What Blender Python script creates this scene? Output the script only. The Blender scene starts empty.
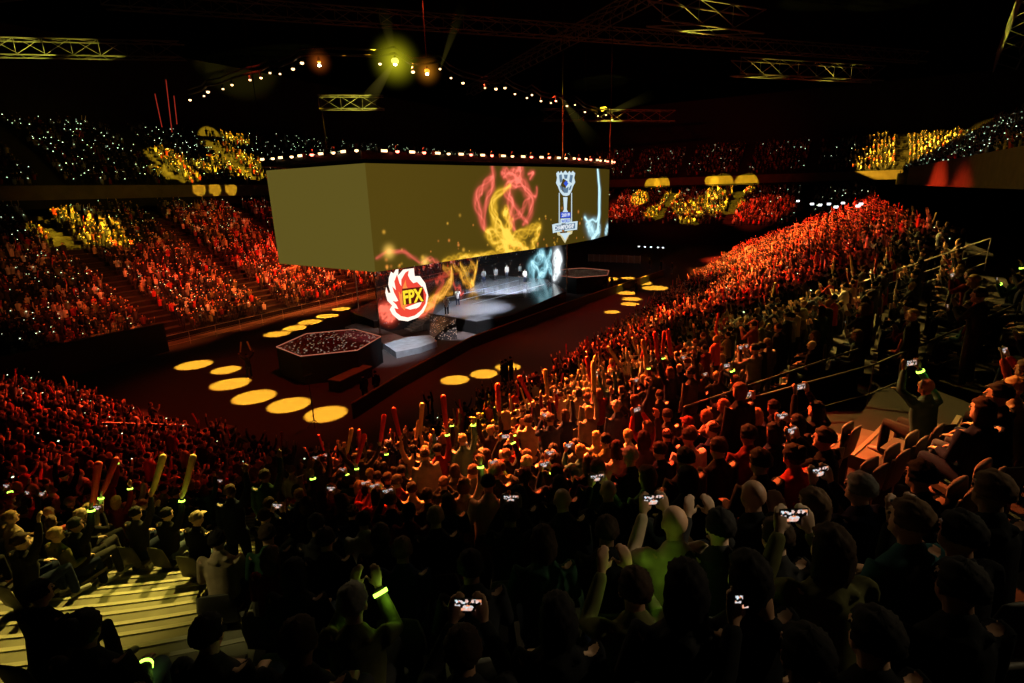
import bpy, bmesh, math, random
import numpy as np
from mathutils import Vector, Matrix
random.seed(7); rng = np.random.default_rng(7)
scn = bpy.context.scene; col = scn.collection
scn.view_settings.view_transform = 'Standard'
scn.view_settings.look = 'None'
scn.view_settings.exposure = 0; scn.view_settings.gamma = 1
scn.cycles.max_bounces = 4; scn.cycles.diffuse_bounces = 2; scn.cycles.glossy_bounces = 2
scn.cycles.transparent_max_bounces = 8; scn.cycles.sample_clamp_indirect = 2.0
scn.cycles.caustics_reflective = False; scn.cycles.caustics_refractive = False
# ------------------------------------------------------------------ camera
# world x runs along the arena, y across it, z up; the camera stands at the origin corner, 12 m over the floor
F = 535.0; PITCH = math.atan(150.5/535); ROLL = math.radians(1.54); A = math.radians(30.2); H = 12.0
fw = Vector((math.cos(A), math.sin(A), 0)); rt = Vector((math.sin(A), -math.cos(A), 0)); zz = Vector((0,0,1))
view = fw*math.cos(PITCH) - zz*math.sin(PITCH); upc = fw*math.sin(PITCH) + zz*math.cos(PITCH)
c_, s_ = math.cos(ROLL), math.sin(ROLL)
cr = rt*c_ - upc*s_; cu = rt*s_ + upc*c_
cam = bpy.data.objects.new('camera', bpy.data.cameras.new('camera')); col.objects.link(cam)
cam.matrix_world = Matrix(((cr.x,cu.x,-view.x,0),(cr.y,cu.y,-view.y,0),(cr.z,cu.z,-view.z,H),(0,0,0,1)))
cam.data.sensor_width = 36; cam.data.lens = F/1024*36; cam.data.clip_start = .05; cam.data.clip_end = 600
scn.camera = cam
def ray(x, y): return view + cr*((x-512)/F) + cu*((341.5-y)/F)
def at(x, y, z=0.0):
    r = ray(x, y); t = (z-H)/r.z
    return Vector((r.x*t, r.y*t, z))
def project(p):
    q = Vector(p) - Vector((0,0,H)); d = q.dot(view)
    if d < .05: return None
    return 512 + F*q.dot(cr)/d, 341.5 - F*q.dot(cu)/d, d
# ------------------------------------------------------------------ materials
def mat(name, color=(.5,.5,.5), rough=.8, metal=0, emit=None, strength=1, objcol=False, attr=None, noise=None, alpha=None, spec=.3):
    m = bpy.data.materials.new(name); m.use_nodes = True; nt = m.node_tree; b = nt.nodes['Principled BSDF']
    b.inputs['Base Color'].default_value = (*color, 1); b.inputs['Roughness'].default_value = rough
    b.inputs['Metallic'].default_value = metal; b.inputs['Specular IOR Level'].default_value = spec
    src = None
    if objcol: src = nt.nodes.new('ShaderNodeObjectInfo').outputs['Color']
    if attr:
        a = nt.nodes.new('ShaderNodeAttribute'); a.attribute_name = attr; src = a.outputs['Color']
    if noise:
        tc = nt.nodes.new('ShaderNodeTexCoord'); n = nt.nodes.new('ShaderNodeTexNoise'); n.inputs['Scale'].default_value = noise
        nt.links.new(tc.outputs['Object'], n.inputs['Vector'])
        mp = nt.nodes.new('ShaderNodeMapRange'); mp.inputs['To Min'].default_value = .55; mp.inputs['To Max'].default_value = 1.35
        nt.links.new(n.outputs['Fac'], mp.inputs['Value'])
        mx = nt.nodes.new('ShaderNodeVectorMath'); mx.operation = 'SCALE'
        if src: nt.links.new(src, mx.inputs[0])
        else: mx.inputs[0].default_value = color
        nt.links.new(mp.outputs['Result'], mx.inputs['Scale']); src = mx.outputs['Vector']
    if src: nt.links.new(src, b.inputs['Base Color'])
    if emit is not None:
        b.inputs['Emission Color'].default_value = (*emit, 1); b.inputs['Emission Strength'].default_value = strength
        if attr: nt.links.new(src, b.inputs['Emission Color'])
    if alpha is not None: b.inputs['Alpha'].default_value = alpha
    return m
M = {}
M['skin'] = mat('skin', rough=.55, objcol=True); M['cloth'] = mat('cloth', rough=.95, objcol=True, noise=9, spec=.05)
M['hair'] = mat('hair', rough=.8, objcol=True, noise=60, spec=.12)
M['crowd'] = mat('crowd_cloth', rough=.9, attr='Col', spec=.05)
M['concrete'] = mat('terrace_concrete', (.014,.013,.012), .9, noise=2)
M['step'] = mat('aisle_step', (.17,.165,.12), .8, noise=3); M['nosing'] = mat('step_nosing', (.34,.33,.25), .7)
M['floor'] = mat('arena_floor', (.10,.075,.07), .7, spec=.08)
M['black'] = mat('black_paint', (.012,.012,.012), .7, spec=.15); M['blackmetal'] = mat('black_metal', (.03,.03,.03), .4, .6)
M['seat'] = mat('seat_plastic', (.075,.07,.06), .6); M['face'] = mat('eye_dark', (.02,.01,.01), .4)
M['lip'] = mat('lip', (.25,.07,.06), .5)
M['glossy'] = mat('stage_gloss', (.16,.17,.19), .14, spec=.5); M['fascia'] = mat('fascia_board', (.11,.085,.06), .7, noise=1)
M['steel'] = mat('rail_steel', (.5,.48,.45), .45, .3); M['roof'] = mat('roof_dark', (.0025,.0025,.003), 1, spec=0)
M['trussmetal'] = mat('truss_metal', (.16,.16,.15), .6, .2)
M['band'] = mat('wristband_glow', (.3,.8,.05), .5, emit=(.5,1,.08), strength=3.5)
M['dots'] = mat('wristband_dots', (.3,.8,.4), .5, emit=(.75,1,.62), strength=2.2)
M['stickr'] = mat('cheer_stick_red', (.75,.05,.03), .45, noise=5); M['sticky'] = mat('cheer_stick_pale', (.85,.62,.25), .45, noise=5)
M['warm'] = mat('lamp_warm', emit=(1,.62,.3), strength=3.2); M['red'] = mat('lamp_red', emit=(1,.15,.1), strength=8)
M['yellowlamp'] = mat('lamp_yellow', emit=(1,.9,.12), strength=1.6); M['orangelamp'] = mat('lamp_orange', emit=(1,.42,.02), strength=1.3); M['hot'] = mat('lamp_core', emit=(1,.95,.6), strength=12)
M['white'] = mat('white_light', emit=(.85,.95,1), strength=3); M['pale'] = mat('pale_path', (.55,.6,.65), .5, noise=2)
M['wall'] = mat('dark_wall', (.02,.018,.018), .9)
M['phone'] = mat('phone_case', (.02,.02,.02), .3); M['wood'] = mat('barrier_board', (.35,.22,.12), .7, noise=3)
M['greenwall'] = mat('stair_core_wall', (.18,.3,.22), .8)
def glitter(name, base, c1, c2, scale, thr, strength):
    m = mat(name, base, .3); nt = m.node_tree; b = nt.nodes['Principled BSDF']
    tc = nt.nodes.new('ShaderNodeTexCoord'); v = nt.nodes.new('ShaderNodeTexVoronoi'); v.inputs['Scale'].default_value = scale
    nt.links.new(tc.outputs['Object'], v.inputs['Vector'])
    sp = nt.nodes.new('ShaderNodeSeparateColor'); nt.links.new(v.outputs['Color'], sp.inputs[0])
    m1 = nt.nodes.new('ShaderNodeMath'); m1.operation = 'LESS_THAN'; m1.inputs[1].default_value = .30; nt.links.new(v.outputs['Distance'], m1.inputs[0])
    m2 = nt.nodes.new('ShaderNodeMath'); m2.operation = 'GREATER_THAN'; m2.inputs[1].default_value = thr; nt.links.new(sp.outputs[0], m2.inputs[0])
    m3 = nt.nodes.new('ShaderNodeMath'); m3.operation = 'MULTIPLY'; nt.links.new(m1.outputs[0], m3.inputs[0]); nt.links.new(m2.outputs[0], m3.inputs[1])
    m4 = nt.nodes.new('ShaderNodeMath'); m4.operation = 'MULTIPLY'; m4.inputs[1].default_value = strength; nt.links.new(m3.outputs[0], m4.inputs[0])
    mix = nt.nodes.new('ShaderNodeMix'); mix.data_type = 'RGBA'; mix.inputs[6].default_value = (*c1,1); mix.inputs[7].default_value = (*c2,1)
    nt.links.new(sp.outputs[1], mix.inputs[0]); nt.links.new(mix.outputs[2], b.inputs['Emission Color']); nt.links.new(m4.outputs[0], b.inputs['Emission Strength'])
    return m
M['glitter'] = glitter('podium_glitter', (.10,.012,.012), (1,.6,.3), (1,.8,.6), 5.5, .62, .55)
M['side_glints'] = glitter('painted_side_glints', (.02,.015,.015), (1,.45,.25), (1,.85,.7), 6, .45, .6)  # emission dots painted in for glints on the reflective side
M['phonescreen'] = glitter('phone_screen', (.02,.02,.02), (.95,.28,.06), (.6,.8,.9), 70, .40, 1.0)
for _n in M['phonescreen'].node_tree.nodes:
    if _n.type == 'MATH' and _n.operation == 'LESS_THAN': _n.inputs[1].default_value = .9
def artmat(name, transparent):
    m = bpy.data.materials.new(name); m.use_nodes = True; nt = m.node_tree; nt.nodes.clear()
    out = nt.nodes.new('ShaderNodeOutputMaterial'); a = nt.nodes.new('ShaderNodeAttribute'); a.attribute_name = 'Col'
    e = nt.nodes.new('ShaderNodeEmission'); nt.links.new(a.outputs['Color'], e.inputs['Color']); e.inputs['Strength'].default_value = 1
    if transparent:
        t = nt.nodes.new('ShaderNodeBsdfTransparent'); t.inputs[0].default_value = (.85,.85,.85,1); x = nt.nodes.new('ShaderNodeMixShader')
        nt.links.new(a.outputs['Alpha'], x.inputs[0]); nt.links.new(t.outputs[0], x.inputs[1]); nt.links.new(e.outputs[0], x.inputs[2])
        nt.links.new(x.outputs[0], out.inputs[0])
    else: nt.links.new(e.outputs[0], out.inputs[0])
    return m
M['led'] = artmat('led_screen', False); M['scrim'] = artmat('led_scrim', True)
def flat(name, c, s=1):
    m = bpy.data.materials.new(name); m.use_nodes = True; nt = m.node_tree; nt.nodes.clear()
    o = nt.nodes.new('ShaderNodeOutputMaterial'); e = nt.nodes.new('ShaderNodeEmission'); e.inputs[0].default_value = (*c,1); e.inputs[1].default_value = s
    nt.links.new(e.outputs[0], o.inputs[0]); return m
# ------------------------------------------------------------------ mesh helpers
class MB:
    def __init__(s): s.v = []; s.f = []; s.m = []
    def add(s, v, f, mi=0):
        o = len(s.v); s.v += [tuple(p) for p in v]; s.f += [tuple(i+o for i in q) for q in f]; s.m += [mi]*len(f)
    def box(s, c, d, rz=0, mi=0, ry=0):
        R = Matrix.Rotation(rz, 3, 'Z') @ Matrix.Rotation(ry, 3, 'Y')
        v = [Vector(c) + R @ Vector((x*d[0]/2, y*d[1]/2, z*d[2]/2)) for x in (-1,1) for y in (-1,1) for z in (-1,1)]
        s.add(v, [(0,1,3,2),(4,6,7,5),(0,4,5,1),(2,3,7,6),(0,2,6,4),(1,5,7,3)], mi)
    def tube(s, pts, rad, n=8, mi=0, ref=(1,0,0), cap=True):
        """rad: list of (rx, ry) or scalars; rounded ends when cap"""
        P = [Vector(p) for p in pts]; R = [(r, r) if not isinstance(r, (tuple, list)) else r for r in (rad if isinstance(rad, (list,)) else [rad]*len(P))]
        if cap:
            t0 = (P[1]-P[0]).normalized(); t1 = (P[-1]-P[-2]).normalized()
            r0 = min(R[0]); r1 = min(R[-1])
            P = [P[0]-t0*r0*.95, P[0]-t0*r0*.6] + P + [P[-1]+t1*r1*.6, P[-1]+t1*r1*.95]
            R = [(R[0][0]*.25, R[0][1]*.25), (R[0][0]*.8, R[0][1]*.8)] + R + [(R[-1][0]*.8, R[-1][1]*.8), (R[-1][0]*.25, R[-1][1]*.25)]
        rings = []; ref = Vector(ref)
        for i, p in enumerate(P):
            t = (P[min(i+1, len(P)-1)] - P[max(i-1, 0)]).normalized()
            x = ref - t*ref.dot(t)
            if x.length < .15: x = Vector((0,1,0)) - t*t.y
            x.normalize(); y = t.cross(x)
            rings.append([p + x*(R[i][0]*math.cos(a)) + y*(R[i][1]*math.sin(a)) for a in [2*math.pi*k/n for k in range(n)]])
        v = [q for r in rings for q in r]; f = []
        for i in range(len(rings)-1):
            for k in range(n):
                f.append((i*n+k, i*n+(k+1)%n, (i+1)*n+(k+1)%n, (i+1)*n+k))
        f.append(tuple(range(n-1, -1, -1))); f.append(tuple((len(rings)-1)*n+k for k in range(n)))
        s.add(v, f, mi)
    def ball(s, c, r, n=10, mi=0):
        r = (r, r, r) if not isinstance(r, (tuple, list)) else r
        v = []; f = []; m = max(4, n*2//3)
        for i in range(m+1):
            t = math.pi*min(max(i/m, .02), .98)
            for k in range(n):
                a = 2*math.pi*k/n; v.append((c[0]+r[0]*math.sin(t)*math.cos(a), c[1]+r[1]*math.sin(t)*math.sin(a), c[2]+r[2]*math.cos(t)))
        for i in range(m):
            for k in range(n): f.append((i*n+k, (i+1)*n+k, (i+1)*n+(k+1)%n, i*n+(k+1)%n))
        f.append(tuple(range(n))); f.append(tuple(m*n+k for k in range(n-1, -1, -1)))
        s.add(v, f, mi)
    def prism(s, poly, z0, z1, mi=0):
        n = len(poly); v = [(p[0], p[1], z0) for p in poly] + [(p[0], p[1], z1) for p in poly]
        s.add(v, [tuple(range(n-1, -1, -1)), tuple(range(n, 2*n))] + [(i, (i+1)%n, n+(i+1)%n, n+i) for i in range(n)], mi)
    def mesh(s, name, mats, smooth=False):
        me = bpy.data.meshes.new(name); me.from_pydata(s.v, [], s.f)
        for m in (mats if isinstance(mats, list) else [mats]): me.materials.append(m)
        if any(s.m): me.polygons.foreach_set('material_index', s.m)
        if smooth: me.polygons.foreach_set('use_smooth', [True]*len(me.polygons))
        me.update(); return me
    def build(s, name, mats, parent=None, smooth=False, loc=None):
        o = bpy.data.objects.new(name, s.mesh(name, mats, smooth)); col.objects.link(o)
        if parent: o.parent = parent
        if loc is not None: o.location = loc
        return o
def tag(o, label=None, cat=None, group=None, kind=None):
    if label: o['label'] = label
    if cat: o['category'] = cat
    if group: o['group'] = group
    if kind: o['kind'] = kind
    return o
def empty(name, loc, rz=0):
    o = bpy.data.objects.new(name, None); col.objects.link(o); o.location = loc; o.rotation_euler = (0,0,rz); o.empty_display_size = .2; return o
def link(name, me, parent=None, loc=(0,0,0), rz=0, color=None):
    o = bpy.data.objects.new(name, me); col.objects.link(o); o.parent = parent; o.location = loc; o.rotation_euler = (0,0,rz)
    if color is not None: o.color = (*color, 1)
    return o
ONES = 'zero first second third fourth fifth sixth seventh eighth ninth tenth eleventh twelfth thirteenth fourteenth fifteenth sixteenth seventeenth eighteenth nineteenth twentieth'.split()
TENS = {2:'twenty', 3:'thirty', 4:'forty', 5:'fifty', 6:'sixty', 7:'seventy', 8:'eighty'}
def ordn(n):
    if n <= 20: return ONES[n]
    return TENS[n//10] + ('-' + ONES[n%10] if n%10 else 'th').replace('th','th') if n%10 else TENS[n//10][:-1] + 'ieth'
# ------------------------------------------------------------------ seating bowl geometry
U0, U1, V0, V1, CR = 13.0, 112.0, 15.5, 43.0, 3.0
ROW = .9; NR = 27
def tz(k): return .2 + .44*(k*ROW + ROW/2)
def sh(u): return 2.4*min(1, max(0, (u-16)/16))
def bowl(u, v):
    if u > U0+CR and v < V0: return V0-sh(u)-v, u, V0+CR, -math.pi/2
    cu_, cv_ = min(max(u, U0+CR), U1), max(v, V0+CR)
    return math.hypot(u-cu_, v-cv_) - CR, cu_, cv_, math.atan2(v-cv_, u-cu_)
def bpt(kind, s, d):
    """kind 'side' s=u ; 'corner' s=angle deg ; 'end' s=v"""
    if kind == 'side': return s, V0-sh(s)-d, -90.0
    if kind == 'end': return U0-d, s, -180.0
    a = math.radians(s); return U0+CR+(CR+d)*math.cos(a), V0+CR+(CR+d)*math.sin(a), s
def sweep(name, samples, rows, m, z0first=0.0):
    mb = MB(); prof = []
    prof.append((0, z0first))
    for k in rows: prof += [(k*ROW, tz(k)), (k*ROW+ROW, tz(k))]
    prof.append((rows[-1]*ROW+ROW, -.5))
    n = len(prof); v = []; f = []
    for kd, s in samples:
        for d, z in prof:
            x, y, _ = bpt(kd, s, d); v.append((x, y, z))
    for i in range(len(samples)-1):
        for j in range(n-1): f.append((i*n+j, i*n+j+1, (i+1)*n+j+1, (i+1)*n+j))
    f.append(tuple(range(n))); f.append(tuple((len(samples)-1)*n+j for j in range(n-1, -1, -1)))
    mb.add(v, f); return tag(mb.build(name, m), kind='structure')
samples = [('side', u) for u in (112, 96, 80, 64, 48, 32, 28, 24, 20, 16)] + [('corner', -90-5*i) for i in range(1, 18)] + [('end', 18.5), ('end', 25), ('end', 34), ('end', 43)]
NS = 22
sweep('seating_terrace', [q for q in samples if q[0] == 'side' or q == ('corner', -95)], list(range(NS)), M['concrete'])
sweep('seating_terrace', [q for q in samples if q[0] != 'side'], list(range(NR)), M['concrete'])
# aisles: (kind, s0, s1, dmin, dmax)
AISLES = [('corner', -147.5, -138.5, 0, 24.3, 'stepped aisle'), ('corner', -111.0, -106.5, 0, 19, 'orange-lit aisle'), ('corner', -138.5, -134.2, 14.4, 19.8, 'stepped aisle'), ('corner', -150.5, -147.5, 12.6, 19.8, 'stepped aisle')]
for u in (26, 39, 52, 65, 78, 91, 104): AISLES.append(('side', u-.7, u+.7, 0, 18.9, 'side aisle'))
AISLES.append(('end', 29.0, 30.4, 0, 24.3, 'end aisle'))
def in_aisle(kd, s, d, pad=0):
    for a in AISLES:
        if a[0] != kd or not (a[3] <= d <= a[4]): continue
        p = pad if kd != 'corner' else math.degrees(pad/(CR+d))
        if a[1]-p < s < a[2]+p: return a
    return None
for i, a in enumerate(AISLES):
    mb = MB(); 
    k0, k1 = int(a[3]//ROW), min(NR-1, int(a[4]//ROW))
    ns = 5 if a[0] == 'corner' else 1
    for k in range(k0, k1):
        for j in range(ns):
            sa = a[1]+(a[2]-a[1])*j/ns; sb = a[1]+(a[2]-a[1])*(j+1)/ns
            def quad(d0, d1, z, zb, mi):
                p = [bpt(a[0], sa, d0), bpt(a[0], sb, d0), bpt(a[0], sb, d1), bpt(a[0], sa, d1)]
                v = [(q[0], q[1], z) for q in p] + [(q[0], q[1], zb) for q in p]
                mb.add(v, [(0,1,2,3),(7,6,5,4),(0,4,5,1),(1,5,6,2),(2,6,7,3),(3,7,4,0)], mi)
            quad(k*ROW+.002, k*ROW+.46, tz(k)+.006, tz(k)-.1, 0)
            quad(k*ROW+.46, k*ROW+ROW+.002, tz(k)+.2, tz(k)-.1, 0)
            quad(k*ROW-.01, k*ROW+.05, tz(k)+.016, tz(k)-.01, 1)
            quad(k*ROW+.45, k*ROW+.51, tz(k)+.212, tz(k)+.19, 1)
    tag(mb.build('aisle_stairs', [M['step'], M['nosing']]), kind='structure')
# ------------------------------------------------------------------ floor, walls, roof
mb = MB(); mb.box((70, 31, -.1), (240, 160, .2)); tag(mb.build('floor', M['floor']), kind='structure')
mb = MB(); mb.box((70, 31, 34), (260, 190, .4)); tag(mb.build('ceiling', M['roof']), kind='structure')
# far-side (left) lower stand, upper tier, fascias
def straight_stand(name, p0, p1, nrm, z0, rise, depth, rows, m):
    """front edge from p0 to p1, rows step away along nrm"""
    mb = MB(); p0 = Vector((*p0, 0)); p1 = Vector((*p1, 0)); n = Vector((*nrm, 0))
    prof = [(0, z0-2.2 if z0 > 8 else 0)]
    for k in range(rows): prof += [(k*depth, z0+k*rise), ((k+1)*depth, z0+k*rise)]
    prof.append((rows*depth, z0-2.5 if z0 > 8 else 0)); L = len(prof)
    v = [tuple(p0 + n*d + Vector((0,0,z))) for d, z in prof] + [tuple(p1 + n*d + Vector((0,0,z))) for d, z in prof]
    mb.add(v, [(j, j+1, L+j+1, L+j) for j in range(L-1)] + [tuple(range(L)), tuple(range(2*L-1, L-1, -1))] + [(0, L, 2*L-1, L-1)])
    return tag(mb.build(name, m), kind='structure')
straight_stand('seating_terrace', (4, 49), (120, 49), (0, 1), .5, .41, .9, 26, M['concrete'])
straight_stand('seating_terrace', (10, 73), (140, 73), (0, 1), 13.6, .5, .85, 17, M['concrete'])
straight_stand('seating_terrace', (119, -10), (119, 76), (1, 0), 4.0, .36, .9, 19, M['concrete'])
straight_stand('seating_terrace', (139, -30), (139, 90), (1, 0), 14.2, .5, .85, 16, M['concrete'])
straight_stand('seating_terrace', (30, -11.5), (139, -11.5), (0, -1), 13.4, .5, .85, 17, M['concrete'])
def wallbox(name, c, d, m): mb = MB(); mb.box(c, d); return tag(mb.build(name, m), kind='structure')
wallbox('trim_1', (75, 72.8, 13.1), (130, .4, 1.5), M['fascia'])          # left balcony front
wallbox('trim_2', (138.8, 31, 13.2), (.4, 120, 1.8), M['fascia'])          # far balcony front
wallbox('trim_3', (72, -11.2, 12.7), (84, .5, 2.7), M['fascia'])          # right balcony front
wallbox('trim_4', (72, -10.9, 11.3), (84, .3, .12), M['fascia'])
wallbox('wall_left', (75, 92, 17), (240, .5, 34), M['wall'])
wallbox('wall_far', (158, 31, 17), (.5, 150, 34), M['wall'])
wallbox('wall_right', (75, -36, 17), (240, .5, 34), M['wall'])
wallbox('wall_near', (-32, 31, 17), (.5, 150, 34), M['wall'])
wallbox('wall_lower', (12.5, 46, 1.2), (20, .4, 2.4), M['wall'])
# ------------------------------------------------------------------ LED ring
RB, RT = 6.9, 13.98
ring = [(27.85,37.5),(26.95,26.35),(37.2,24.3),(47.3,21.6),(52.9,21.0),(58.6,21.2),(63.5,23.6),(67,32),(65.5,38),(59,42.7),(47.3,42.5),(37.2,41)]
def ringhit(x, y):
    r = ray(x, y); best = None; sacc = 0
    for i in range(6):
        a, b = ring[i], ring[(i+1)%len(ring)]
        L = math.hypot(b[0]-a[0], b[1]-a[1])
        det = r.x*(-(b[1]-a[1])) + r.y*(b[0]-a[0])
        if abs(det) > 1e-9:
            t = (a[0]*(-(b[1]-a[1])) + a[1]*(b[0]-a[0]))/det
            w = (r.x*t-a[0])*(b[0]-a[0]) + (r.y*t-a[1])*(b[1]-a[1]); w /= L*L
            if t > 0 and -.001 <= w <= 1.001 and (best is None or t < best[0]): best = (t, sacc+w*L, H+r.z*t)
        sacc += L
    return (best[1], best[2]) if best else None
SCP = [at(380,334,.6), at(433,316,1.2), at(481,281,1.2), at(533,275,1.2), at(567,287,1.2)]; SCP = [Vector((p.x, p.y)) for p in SCP]; SC0 = SCP[0]
SCS = [0]
for i in range(4): SCS.append(SCS[-1]+(SCP[i+1]-SCP[i]).length)
SCL = SCS[-1]
def scrimhit(x, y):
    r = ray(x, y); best = None
    for i in range(4):
        a, b = SCP[i], SCP[i+1]; L = (b-a).length; det = -r.x*(b.y-a.y) + r.y*(b.x-a.x)
        if abs(det) < 1e-9: continue
        t = (-a.x*(b.y-a.y) + a.y*(b.x-a.x))/det; w = (r.x*t-a.x)*(b.x-a.x) + (r.y*t-a.y)*(b.y-a.y); w /= L*L
        if t > 0 and (-.001 <= w or i == 0) and (w <= 1.001 or i == 3) and (best is None or t < best[0]): best = (t, SCS[i]+w*L, H+r.z*t)
    return (best[1], best[2]) if best else None
class Canvas:
    def __init__(s, w, h, nx, ny, base):
        s.w, s.h, s.nx, s.ny = w, h, nx, ny
        s.X, s.Y = np.meshgrid(np.linspace(0, w, nx), np.linspace(0, h, ny)); s.c = np.zeros((ny, nx, 3)); s.c[:] = base; s.acc = {}
    def splat(s, x, y, r, color, amt):
        i0, i1 = int(max(0, (x-3*r)/s.w*(s.nx-1))), int(min(s.nx-1, (x+3*r)/s.w*(s.nx-1)))+2
        j0, j1 = int(max(0, (y-3*r)/s.h*(s.ny-1))), int(min(s.ny-1, (y+3*r)/s.h*(s.ny-1)))+2
        if i1 <= i0 or j1 <= j0: return
        g = np.exp(-((s.X[j0:j1, i0:i1]-x)**2 + (s.Y[j0:j1, i0:i1]-y)**2)/(2*r*r))*amt
        a = s.acc.setdefault(tuple(color), np.zeros((s.ny, s.nx))); a[j0:j1, i0:i1] += g
    def flush(s):
        for c, a in s.acc.items():
            t = 1-np.exp(-a*1.0); hot = np.clip(a-.9, 0, 1.4)*.3
            s.c = s.c*(1-.55*t[..., None]) + t[..., None]*np.array(c) + hot[..., None]*np.array((.6, .6, .5))*np.array([1, c[1]+.3, c[2]+.25])
        s.acc = {}
    def wisp(s, pts, color, width, strands=7, r=.05, amt=.3, fill=.12):
        strands = max(3, int(strands*.6)); amt *= .85; fill *= .2; r *= .85; width *= 1.75
        P = np.array(pts, float)
        t = np.linspace(0, len(P)-1, 22*len(P)); idx = np.clip(t.astype(int), 0, len(P)-2); w = t-idx
        def cr_(i): return P[np.clip(i, 0, len(P)-1)]
        w = w[:, None]
        base = .5*((2*cr_(idx)) + (-cr_(idx-1)+cr_(idx+1))*w + (2*cr_(idx-1)-5*cr_(idx)+4*cr_(idx+1)-cr_(idx+2))*w**2 + (-cr_(idx-1)+3*cr_(idx)-3*cr_(idx+1)+cr_(idx+2))*w**3)
        tan = np.gradient(base, axis=0); tan /= np.linalg.norm(tan, axis=1)[:, None]+1e-9; nor = np.stack([-tan[:, 1], tan[:, 0]], 1)
        u = t/t[-1]; env = np.sin(np.pi*np.clip(u*.94+.03, 0, 1))**.6
        for q in range(strands):
            ph, fr, am = random.uniform(0, 6.3), random.uniform(1.2, 4), random.uniform(.3, 1)
            off = width*env*am*np.sin(ph+fr*u*math.pi*2)
            pts2 = base + nor*off[:, None]; tone = random.uniform(.5, 1.2)
            for k in range(len(pts2)-1):
                s.splat(pts2[k, 0], pts2[k, 1], r*(1.0 if q % 4 else 2.4), color, amt*tone*(env[k]*.8+.2)*(1 if q % 4 else .3))
        for k in range(0, len(base), 3): s.splat(base[k, 0], base[k, 1], max(width*.7, r*2), color, fill*env[k])
def zc(x0, y0, sc, pts, hit): return [hit(x0+p[0]/sc, y0+p[1]/sc) for p in pts if hit(x0+p[0]/sc, y0+p[1]/sc)]
ringL = [0]
for i in range(len(ring)):
    a, b = ring[i], ring[(i+1)%len(ring)]; ringL.append(ringL[-1]+math.hypot(b[0]-a[0], b[1]-a[1]))
LV = ringL[6]
C = Canvas(LV, RT-RB, 1300, 220, (.088, .057, .006))
C.c[:, C.X[0] < ringL[1]] = (.112, .086, .014)
C.c *= (1 - .35*np.clip((C.X-ringL[1]-2)/30, 0, 1))[..., None]
hz = lambda pts: [(a, b-RB) for a, b in zc(470, 155, 5.69, pts, ringhit)]
red, yel, cy = (1,.13,.10), (1,.55,.03), (.45,.85,1)
for p, w, n in [([(125,48),(132,120),(128,180),(100,240),(85,320),(80,420)],.18,9), ([(128,120),(90,160),(50,210),(45,280),(60,360),(85,430)],.25,10),
    ([(285,50),(290,90),(265,130),(240,170),(215,220),(225,290),(240,360),(255,430)],.35,12), ([(190,130),(240,110),(290,140),(320,200),(350,260),(345,330),(300,400)],.3,11),
    ([(330,110),(360,100),(340,140)],.1,4), ([(180,110),(200,90),(250,95),(280,55)],.15,6), ([(230,240),(280,330),(330,390)],.2,8), ([(340,240),(290,320),(230,400)],.2,7),
    ([(200,120),(250,170),(310,190),(370,240),(378,180)],.15,5)]:
    C.wisp(hz(p), red, w, n, .07, .22, .10)
for p, w, n in [([(230,170),(170,210),(135,280),(140,360),(170,420),(220,460),(260,500),(330,545)],.28,12), ([(90,430),(130,480),(200,520),(240,560)],.25,9),
    ([(400,395),(350,420),(280,460),(220,470),(150,430),(100,440)],.3,11), ([(400,410),(370,480),(350,555)],.25,8), ([(190,340),(210,315),(215,400),(200,470),(215,565)],.3,10),
    ([(0,600),(60,580),(150,568),(250,560),(330,555)],.22,12), ([(150,540),(220,500),(290,520),(340,560)],.35,12), ([(-60,600),(0,585),(60,600),(100,590)],.25,8)]:
    C.wisp(hz(p), yel, w, n, .07, .30, .14)
for p, w, n in [([(725,80),(735,150),(738,250),(735,350),(725,430),(690,490)],.22,14), ([(725,80),(733,180),(733,300),(725,430)],.10,12), ([(650,355),(680,375),(720,370),(735,340)],.2,8),
    ([(660,390),(700,420),(735,430),(690,480)],.4,12), ([(800,350),(785,400),(770,450)],.3,8), ([(670,400),(690,440),(710,480)],.35,10)]:
    C.wisp(hz(p), cy, w, n, .08, .30, .16)
hz2 = lambda pts: [(a, b-RB) for a, b in zc(330, 240, 5.69, pts, ringhit)]
C.wisp(hz2([(262,105),(330,68),(400,65),(460,90),(512,130)]), red, .08, 8, .05, .22, .1)
C.wisp(hz2([(520,130),(570,110),(625,138)]), red, .12, 7, .05, .2, .1)
C.wisp(hz2([(640,130),(720,105),(800,110),(850,95)]), yel, .25, 12, .06, .25, .12)
for x, y, r in [(336,66,.26),(540,127,.22)]:
    a, b = ringhit(330+x/5.69, 240+y/5.69); C.splat(a, b-RB, r, (1,.6,.1), 1.6)
for i in range(90):
    s = random.choice([random.gauss(19, 8), random.gauss(30, 4)]); C.splat(s if s > ringL[1] else ringL[1]+1, random.uniform(.1, 4.5)*random.random()+.1, random.uniform(.03,.09), random.choice([(1,.5,.05),(1,.3,.05)]), random.uniform(.3, 1.1))
C.flush()
def pathpt(s, off=0.0):
    s %= ringL[-1]
    for i in range(len(ring)):
        if s <= ringL[i+1]+1e-6:
            a, b = Vector(ring[i]), Vector(ring[(i+1)%len(ring)]); d = (b-a).normalized(); n = Vector((d.y, -d.x))
            p = a + d*(s-ringL[i]) + n*off; return p.x, p.y
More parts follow.
